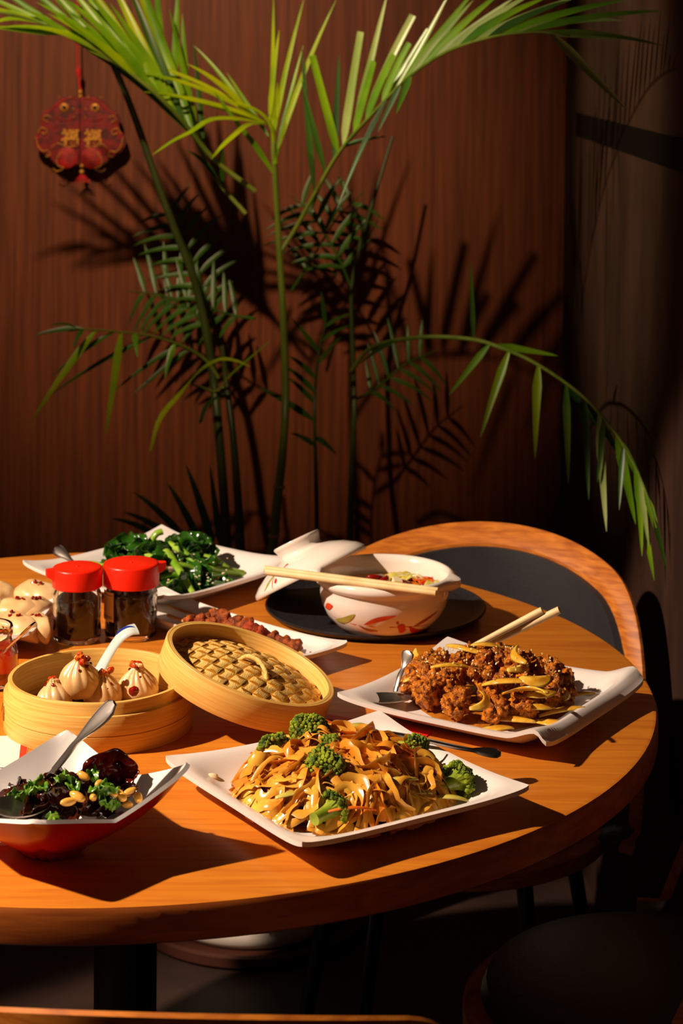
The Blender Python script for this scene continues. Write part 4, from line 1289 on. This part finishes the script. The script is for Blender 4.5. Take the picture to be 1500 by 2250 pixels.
def floret(px, py, z, ex, ey, ez, r, label, seed):
    hc = at(px, py, T + z); e = at(ex, ey, T + ez)
    t = thing('broccoli_floret', label, 'broccoli', e)
    d = hc - e; ax = d.normalized()
    sd = ax.orthogonal().normalized(); s2 = ax.cross(sd)
    g = G()
    g.tube([V((0, 0, 0)), d * .35, d * .7, d * .95], [r * .36, r * .34, r * .40, r * .5], 14)
    rs = random.Random(seed)
    for k in range(7):
        a = k * 2.4; q = ax * (r * .25) + (sd * cos(a) + s2 * sin(a)) * (r * .62)
        g.tube([d * .45, d * .8 + q * .45, d + q * .75], [r * .2, r * .2, r * .24], 8)
    g.obj('stem', 'broccstem', t)
    g = G()
    N3 = 130
    off = V((seed * 2.2, seed, 0))
    for k in range(N3):
        c_ = 1 - (k + .5) / N3 * 1.25
        s_ = sqrt(max(0, 1 - c_ * c_)); a = k * 2.39996
        q = ax * (c_ * r * .72) + (sd * cos(a) + s2 * sin(a)) * (s_ * r)
        q *= .96 + .26 * noise.noise(q * 110 + off)
        g.ico(d + q, r * rs.uniform(.105, .175), 1, lambda w_: 1 + .35 * noise.noise(w_ * 2.5 + q * 300))
    g.obj('head', 'brocc', t)
    return t
floret(680, 1608, .056, 668, 1634, .040, .0185, 'dark broccoli floret on top of the noodle heap, at the back', 1)
floret(722, 1640, .053, 742, 1662, .042, .0135, 'small broccoli floret just below the topmost one', 2)
floret(604, 1652, .044, 634, 1708, .036, .0165, 'broccoli floret on the left slope of the noodles', 3)
floret(715, 1690, .051, 782, 1672, .044, .0195, 'large broccoli floret in the middle of the noodles', 4)
floret(912, 1648, .044, 842, 1632, .044, .0155, 'broccoli floret with long stem at the back right of the noodles', 5)
floret(1006, 1714, .026, 950, 1738, .022, .0180, 'bright broccoli floret at the right edge of the noodle plate', 6)
floret(728, 1780, .028, 690, 1800, .026, .0170, 'cut broccoli floret at the front of the noodles, stalk facing out', 7)
CAM_ = [curved_strip(.05, .0022, .0013, .5, .1, 'carrot', 'carrot_strip'), curved_strip(.032, .0024, .0014, 1.6, .1, 'carrot', 'carrot_strip'), curved_strip(.04, .0052, .0010, .9, .2, 'carrot', 'carrot_strip')]
for i, (px, py, z, k, rz, rx) in enumerate(((815, 1625, 0.048, 0, -10, .3), (842, 1660, 0.048, 1, 80, .9), (690, 1584, 0.052, 2, -10, .3), (780, 1752, 0.028, 0, 28, .2), (640, 1678, 0.040, 0, 50, .3), (830, 1675, 0.046, 0, -40, .4), (905, 1625, 0.042, 1, 10, .6), (560, 1665, 0.034, 1, 80, .5), (770, 1775, 0.030, 0, 10, .3), (610, 1690, 0.032, 0, 40, .2), (750, 1618, 0.048, 0, 40, .2))):
    o = link('carrot_strip', CAM_[k], None, at(px, py, T + z + .004), (rx, 0, radians(rz)))
    tag(o, 'thin orange carrot strip among the fried noodles', 'carrot', 'carrot strips in the noodles')
SCM = [curved_strip(.038, .0032, .0016, .6, .35, 'cabbage', 'cabbage_strip'), curved_strip(.03, .0042, .0016, 1.0, .3, 'cabbage', 'cabbage_strip')]
for i, (px, py, z, k, rz) in enumerate(((785, 1596, 0.044, 1, 20), (800, 1612, 0.044, 0, 10), (735, 1598, 0.050, 0, 35), (880, 1712, 0.042, 0, 20), (800, 1690, 0.047, 1, 30), (985, 1752, 0.020, 0, -5), (580, 1672, 0.032, 0, 70), (640, 1745, 0.034, 1, 30), (915, 1740, 0.028, 1, 0), (545, 1690, 0.022, 0, 65))):
    o = link('cabbage_strip', SCM[k], None, at(px, py, T + z + .003), (.3, 0, radians(rz)))
    tag(o, 'pale yellow-green cabbage strip among the fried noodles', 'vegetable', 'cabbage strips in the noodles')
o = G().ico((0, 0, 0), .0055, 2, lambda q: 1 + .2 * noise.noise(q * 2), (1.3, .9, .6)).obj('garlic_piece', 'garlic', None, loc=at(464, 1706, T + .0165))
tag(o, 'pale garlic bit alone on the left rim of the noodle plate', 'garlic')

# ------------------------------------------------------------------ soup dumplings in the steamer
def xlb(label, loc, r, h, seed, n=15, lean=(0, 0), topping=True, tall=0):
    t = thing('soup_dumpling', label, 'dumpling', loc, (lean[0], lean[1], seed))
    prof = [(0, .0), (.62, 0), (.84, .05), (.98, .2), (1.0, .34), (.93, .5), (.78, .65), (.56, .79), (.38, .89), (.27, .96), (.24, 1.03), (.16, 1.06), (0, 1.04)]
    pts = spline([(a * r, 0, b * h) for a, b in prof], 40)
    pr_ = [(max(0, p.x), p.z) for p in pts]; pr_[0] = (0, 0); pr_[-1] = (0, pr_[-1][1])
    def fn(rr, z, a, j):
        u = max(0, z / h)
        am = .075 * ss(.25, .75, u)
        w_ = 1 + am * (abs(sin(n * .5 * (a + .55 * u))) * 2 - 1.2) + .05 * noise.noise(V((cos(a) * 1.5 + seed * 7, sin(a) * 1.5, u * 2)))
        return rr * w_, z + .02 * h * noise.noise(V((cos(a) * 2, sin(a) * 2, u * 3 + seed)))
    G().lathe(pr_, 120, fn=fn).obj('wrapper', 'dough', t, sharp=None)
    if topping:
        rs = random.Random(seed * 10)
        g = G()
        for k in range(6):
            g.ico((r * rs.uniform(-.25, .3), r * rs.uniform(-.4, .2), h * rs.uniform(.93, 1.06)), r * rs.uniform(.10, .2), 2, lambda q: 1 + .35 * noise.noise(q * 2.3 + V((k, seed, 0))))
        g.obj('chili_garlic_topping', 'chilioil', t)
        g = G()
        for k in range(7):
            a = rs.uniform(0, 6.28); u = rs.uniform(.5, 1.0)
            rr = r * (1.02 - .8 * u)+ r * .1
            g.ico((rr * cos(a), rr * sin(a), h * (u + .06)), r * rs.uniform(.07, .12), 1, lambda q: 1 + .4 * noise.noise(q * 3 + V((k, seed, 1))))
        g.obj('chili_flakes', 'chili', t)
    return t
zf = T + .016
xlb('largest soup dumpling, resting on the porcelain spoon in the steamer', at(174, 1524, T + .030), .0225, .040, 1.3, 11, (.05, -.08))
xlb('soup dumpling at the front middle of the steamer basket', at(226, 1550, zf), .0215, .036, 2.1, 13)
xlb('soup dumpling at the right in the steamer, below the lid', at(303, 1537, zf), .0220, .037, 3.7, 15)
xlb('small soup dumpling at the left in the steamer', at(118, 1566, zf), .0190, .033, 4.4, 10, (.1, -.2))
o = G().ico((0, 0, 0), .006, 2, lambda q: 1 + .3 * noise.noise(q * 2.2), (1, .8, .9)).obj('chili_piece', 'chili', None, loc=at(294, 1518, T + .037))
tag(o, 'glossy dark red chili piece at the front of the right dumpling', 'chili')
# porcelain spoon
t = thing('porcelain_spoon', 'pale porcelain spoon with a blue stroke, handle rising from the steamer', 'spoon', at(174, 1528, T + .018))
o0 = at(174, 1528, T + .018)
prof = [(.002, .0), (.013, .0), (.020, .004), (.0255, .0115), (.0245, .012), (.019, .0055), (.012, .002), (0, .002)]
g = G().lathe([(0, 0)] + prof, 48)
g.v = [(x * 1.12, y * .92, z) for x, y, z in g.v]
g.obj('spoon_bowl', 'celadon', t)
hp = spline([at(196, 1512, T + .028), at(216, 1478, T + .042), at(240, 1435, T + .062), at(262, 1403, T + .078), at(283, 1386, T + .086), at(300, 1382, T + .087)], 26)
rad = [(.0085 - .0016 * sin(pi * i / 25) + .0008 * (i / 25), .0024) for i in range(26)]
upn = V((-.45, -.55, .7))
G().tube([p - o0 for p in hp], rad, 16, upv=upn).obj('spoon_handle', 'celadon', t, sharp=60)
bp_ = []
for i in range(15, 25):
    tg = (hp[min(25, i + 1)] - hp[i - 1]).normalized()
    sd = upn.cross(tg).normalized()
    nn = tg.cross(sd)
    bp_.append(hp[i] - o0 + nn * .0021 + sd * (.0048 - .0002 * (i - 15) * (i - 15) * .35 + .001))
G().tube(bp_, [.0003, .0008, .0011, .0013, .0014, .0014, .0013, .0011, .0008, .0004], 8).obj('blue_stroke', 'blue', t)

# ------------------------------------------------------------------ half-moon dumplings on the left plate
def jiaozi_mesh(L_, H_, W_, seed):
    g = G(); vs = []; fs = []
    n, k = 40, 28
    for i in range(n + 1):
        u = -1 + 2 * i / n
        e = sqrt(max(0, 1 - abs(u) ** 2.4))
        for q in range(k):
            a = 2 * pi * q / k
            z = H_ * e * (1 - cos(a)) / 2
            f = ((1 + cos(a)) / 2)
            y = W_ * e ** .7 * sin(a) * (.25 + .75 * f ** .6)
            zz = z / max(1e-6, H_)
            y += .0022 * sin(5 * u + seed) * zz ** 3
            y += .010 * (u * u - .4)
            x = L_ * u * (1 - .05 * zz)
            y += .0016 * noise.noise(V((u * 3, zz * 3, seed)))
            vs.append((x, y, z + (H_ * .12) * u * u))
    for i in range(n):
        for q in range(k):
            q2 = (q + 1) % k
            fs.append((i * k + q, (i + 1) * k + q, (i + 1) * k + q2, i * k + q2))
    fs.append(tuple(range(k))); fs.append(tuple(n * k + q for q in range(k))[::-1])
    return g.add(vs, fs).mesh('wrapper', 'dough2', True)
JM = [jiaozi_mesh(.036, .034, .017, s) for s in range(4)]
for i, (px, py, z, rz, rx, s_, lab) in enumerate((
    (70, 1338, .012, -18, .30, 1.1, 'half-moon dumpling at the back of the left plate'),
    (92, 1362, .013, 60, .35, .95, 'half-moon dumpling nearest the soy jars on the left plate'),
    (40, 1368, .014, 10, .35, 1.0, 'half-moon dumpling in the middle of the left plate, topped with chili'),
    (2, 1336, .013, 40, .3, 1.0, 'half-moon dumpling at the back left, cut by the edge of the frame'),
    (22, 1404, .013, -30, .35, 1.0, 'half-moon dumpling at the front of the left plate, behind the chili oil'),
    (66, 1398, .012, -62, .35, .9, 'half-moon dumpling at the front right of the left plate'),
    (-30, 1370, .013, 20, .3, 1.0, 'half-moon dumpling mostly outside the left edge of the frame'))):
    t = thing('half_moon_dumpling', lab, 'dumpling', at(px, py, T + z), (-rx * 2.2, 0, radians(rz)))
    t.scale = (s_, s_, s_)
    link('wrapper', JM[i % 4], t)
    if i in (0, 1, 2, 4, 5):
        rs = random.Random(i)
        g = G()
        for k in range(5):
            g.ico((rs.uniform(-.008, .008), -.012 + rs.uniform(-.002, .002), .024 + rs.uniform(-.004, .006)), rs.uniform(.0016, .003), 1, lambda q: 1 + .4 * noise.noise(q * 3 + V((k, i, 1))))
        g.obj('chili_flakes', 'chili', t)

# ------------------------------------------------------------------ leafy greens
random.seed(5)
def stalk(label, a, b, r0, r1, bend=.004, flat=.75):
    a, b = V(a), V(b)
    mid = a.lerp(b, .5) + V((0, 0, bend))
    P_ = spline([a, mid, b], 14)
    g = G().tube([p - a for p in P_], [r0 + (r1 - r0) * i / 13 for i in range(14)], 12, flat=flat)
    return tag(g.obj('green_stalk', 'gstem', None, loc=a, sharp=50), label, 'vegetable', 'green stalks on the far plate')
GS = (((331, 1190, .045), (357, 1168, .058), .0062, .0058, 'short cut green stalk pointing up at the back of the greens'),
      ((311, 1204, .045), (351, 1213, .046), .0052, .0056, 'pale short green stalk on top of the greens'),
      ((355, 1202, .050), (424, 1303, .018), .0078, .0040, 'widest pale green stalk sloping to the front of the greens'),
      ((372, 1196, .048), (437, 1246, .030), .0066, .0048, 'pale green stalk to the right of the widest one'),
      ((448, 1222, .034), (500, 1250, .018), .0048, .0056, 'green stalk at the back right of the greens'),
      ((410, 1252, .030), (533, 1260, .012), .0058, .0064, 'long green stalk pointing right over the plate'),
      ((352, 1269, .030), (402, 1269, .026), .0046, .0052, 'green stalk behind the taller soy jar lid'),
      ((352, 1312, .016), (374, 1300, .018), .0060, .0052, 'green stalk end just right of the taller soy jar'),
      ((174, 1243, .020), (228, 1246, .026), .0046, .0056, 'green stalk at the left by the fork'),
      ((364, 1290, .020), (402, 1278, .022), .0042, .0050, 'green stalk low at the front of the greens'),
      ((300, 1222, .040), (352, 1232, .044), .0048, .0040, 'green stalk in the middle of the greens'),
      ((420, 1280, .020), (490, 1262, .014), .0045, .0050, 'green stalk at the front right of the greens'),
      ((384, 1240, .040), (446, 1262, .024), .0050, .0045, 'green stalk crossing under the long one'))
for a, b, r0, r1, lab in GS:
    stalk(lab, at(a[0], a[1], T + a[2]), at(b[0], b[1], T + b[2]), r0, r1)
def crinkle(r, amp, seed, m, name, fold=.6, n=16, elong=1.3):
    g = G(); vs = []; fs = []
    for s_ in (0, 1):
        for i in range(n + 1):
            for j in range(n + 1):
                u, v_ = -1 + 2 * i / n, -1 + 2 * j / n
                x, y = u * sqrt(1 - v_ * v_ / 2), v_ * sqrt(1 - u * u / 2)
                rr = 1 + .22 * noise.noise(V((x * 1.6 + seed * 5, y * 1.6, 3)))
                z = amp * (noise.noise(V((x * 1.7 + seed * 3, y * 1.7, seed))) + .6 * noise.noise(V((x * 4 + seed, y * 4, seed * 2)))) + fold * r * y * y * .8
                vs.append((x * r * rr * elong, y * r * rr * .8, z - s_ * .0009))
    n1 = n + 1; o1 = n1 * n1
    for i in range(n):
        for j in range(n):
            a = i * n1 + j
            fs.append((a, a + n1, a + n1 + 1, a + 1)); fs.append((o1 + a, o1 + a + 1, o1 + a + n1 + 1, o1 + a + n1))
    ring = [(i, 0) for i in range(n)] + [(n, j) for j in range(n)] + [(n - i, n) for i in range(n)] + [(0, n - j) for j in range(n)]
    for q in range(len(ring)):
        a = ring[q][0] * n1 + ring[q][1]; b = ring[(q + 1) % len(ring)]; b = b[0] * n1 + b[1]
        fs.append((a, o1 + a, o1 + b, b))
    return g.add(vs, fs).mesh(name, m, True)
GLM = [crinkle(.024, .010, s, 'gleaf', 'cooked_leaf') for s in range(4)]
for i, (px, py, z) in enumerate(((262, 1224, .030), (280, 1206, .038), (300, 1196, .042), (318, 1214, .046), (250, 1236, .024), (288, 1228, .036), (330, 1238, .038), (400, 1200, .044), (424, 1206, .040), (440, 1222, .034), (408, 1218, .040),
                                 (424, 1266, .026), (450, 1272, .022), (440, 1286, .016), (478, 1288, .015), (366, 1288, .020), (352, 1296, .018), (392, 1290, .02), (460, 1246, .026), (330, 1260, .034), (300, 1250, .03), (345, 1225, .042))):
    o = link('cooked_leaf', GLM[i % 4], None, at(px, py, T + z), (rnd(-.9, .5), rnd(-.5, .5), rnd(0, 6)))
    s_ = rnd(.75, 1.05); o.scale = (s_, s_, s_)
    tag(o, 'dark green wilted leaf in the greens on the far plate', 'leaf', 'wilted leaves on the far plate')
g = G()
for i in range(40):
    px, py = rnd(300, 500), rnd(1215, 1285)
    g.ico(at(px, py, T + .045 - (py - 1215) * .0003) - GP, rnd(.0009, .0017), 1, None, (1.2, .9, .8))
tag(g.obj('chopped_garlic', 'garlic', None, loc=GP), 'bits of chopped garlic over the greens', 'garlic', None, 'stuff')
pool('sauce', 'thin yellow sauce on the plate of greens', GP, GA, .092, .088, 'sauce', .0094, 5.1)

# ------------------------------------------------------------------ wood ear salad in the bowl
random.seed(9)
WEM = [crinkle(.022, .007, s + 9, 'woodear', 'wood_ear', .6, 14, 1.1) for s in range(4)]
spots = []
for i in range(30):
    a = rnd(0, 6.28); rr = sqrt(rnd(0, 1))
    x, y = .050 * rr * cos(a), .038 * rr * sin(a)
    spots.append((x, y, .030 + .024 * (1 - rr * rr) + rnd(-.003, .005)))
spots += [(.012, -.030, .046), (.028, -.024, .046), (-.012, -.036, .044), (.0, -.02, .05), (.036, -.006, .046)]
for i, (x, y, z) in enumerate(spots):
    o = link('wood_ear', WEM[i % 4], None, BWC + V((x + .004, y + .012, z)), (rnd(-.8, .8), rnd(-.8, .8), rnd(0, 6)))
    s_ = rnd(.7, 1.0); o.scale = (s_, s_, s_)
    tag(o, 'glossy black wood ear piece in the red and white bowl', 'mushroom', 'wood ear pieces in the bowl')
big = crinkle(.026, .008, 33, 'woodearred', 'wood_ear', .9, 16, 1.0)
o = link('wood_ear', big, None, at(238, 1700, T + .062), (radians(72), radians(8), radians(20)))
tag(o, 'largest wood ear, dark red and standing up at the right of the bowl', 'mushroom')
o = link('wood_ear', big, None, at(272, 1712, T + .058), (radians(60), radians(-20), radians(-30))); o.scale = (.62, .62, .62)
tag(o, 'small dark red curled wood ear right of the largest one', 'mushroom')
o = link('wood_ear', WEM[1], None, at(285, 1745, T + .052), (radians(40), radians(-40), radians(-30))); o.scale = (.5, .5, .5)
tag(o, 'dark wood ear scrap stuck to the right wall of the bowl', 'mushroom')
PNM = chunk_mesh('peanut', 'peanut', 77, .06, 1.2, 3, (1.45, .75, .7))
for i, (px, py, z) in enumerate(((218, 1722, .066), (170, 1750, .062), (205, 1752, .058), (285, 1740, .056), (303, 1752, .05), (265, 1748, .056), (183, 1705, .07), (95, 1722, .066), (280, 1768, .045), (150, 1762, .058), (246, 1740, .06))):
    o = link('peanut', PNM, None, at(px, py, T + z), (rnd(-.4, .4), rnd(-.4, .4), rnd(0, 6)))
    s_ = rnd(.0046, .0058); o.scale = (s_, s_, s_)
    tag(o, 'golden peanut in the wood ear salad', 'peanut', 'peanuts in the wood ear salad')
HBM = [crinkle(.0075, .006, s + 70, 'herb', 'coriander_leaf', .6, 10, 1.2) for s in range(3)]
for i, (px, py, z) in enumerate(((80, 1718, .068), (70, 1735, .062), (150, 1715, .068), (160, 1726, .066), (228, 1738, .062), (240, 1732, .064), (52, 1752, .055), (35, 1750, .055), (215, 1742, .06), (248, 1770, .048), (135, 1712, .07), (118, 1800, .045), (90, 1730, .066), (232, 1765, .052), (205, 1700, .07))):
    o = link('coriander_leaf', HBM[i % 3], None, at(px, py, T + z), (rnd(-.8, .8), rnd(-.8, .8), rnd(0, 6)))
    tag(o, 'small green coriander leaf in the wood ear salad', 'herb', 'coriander in the wood ear salad')
for i, (a, b) in enumerate((((85, 1712, .066), (62, 1742, .06)), ((252, 1752, .056), (262, 1730, .066)), ((104, 1808, .05), (124, 1790, .052)))):
    pa_, pb_ = at(a[0], a[1], T + a[2]), at(b[0], b[1], T + b[2])
    o = G().tube([V((0, 0, 0)), (pb_ - pa_) * .5 + V((0, 0, .003)), pb_ - pa_], .0016, 8).obj('coriander_sprig', 'gstem', None, loc=pa_)
    tag(o, 'green coriander stem in the wood ear salad', 'herb', 'coriander stems in the salad')

# ------------------------------------------------------------------ single out the small repeats by their order from left to right
ORD = ['leftmost', 'second from the left', 'third from the left', 'fourth from the left', 'fifth from the left', 'sixth from the left', 'seventh from the left', 'eighth from the left', 'ninth from the left', 'tenth from the left']
def order_labels(group, what, where):
    L_ = [o for o in bpy.data.objects if o.get('group') == group]
    def px(o):
        d = o.location - CAM
        return d.x / d.y
    L_.sort(key=px)
    n = len(L_)
    for i, o in enumerate(L_):
        r = n - 1 - i
        pos = ORD[i] if i <= r else ('rightmost' if r == 0 else ORD[r].replace('left', 'right'))
        o['label'] = '%s, %s %s' % (what, pos, where)
order_labels('chilies in the soup', 'dark red dried chili', 'of those in the soup pot')
order_labels('tofu in the soup', 'pale tofu cube', 'of those in the soup pot')
order_labels('peanuts in the wood ear salad', 'golden peanut', 'in the wood ear salad')
order_labels('carrot strips in the noodles', 'thin orange carrot strip', 'in the noodle heap')
order_labels('cabbage strips in the noodles', 'pale cabbage strip', 'in the noodle heap')
order_labels('onion strips in the fried chicken', 'yellow onion strip', 'in the fried chicken')
order_labels('coriander in the wood ear salad', 'green coriander leaf', 'in the wood ear salad')
order_labels('coriander stems in the salad', 'thin coriander stem', 'in the wood ear salad')
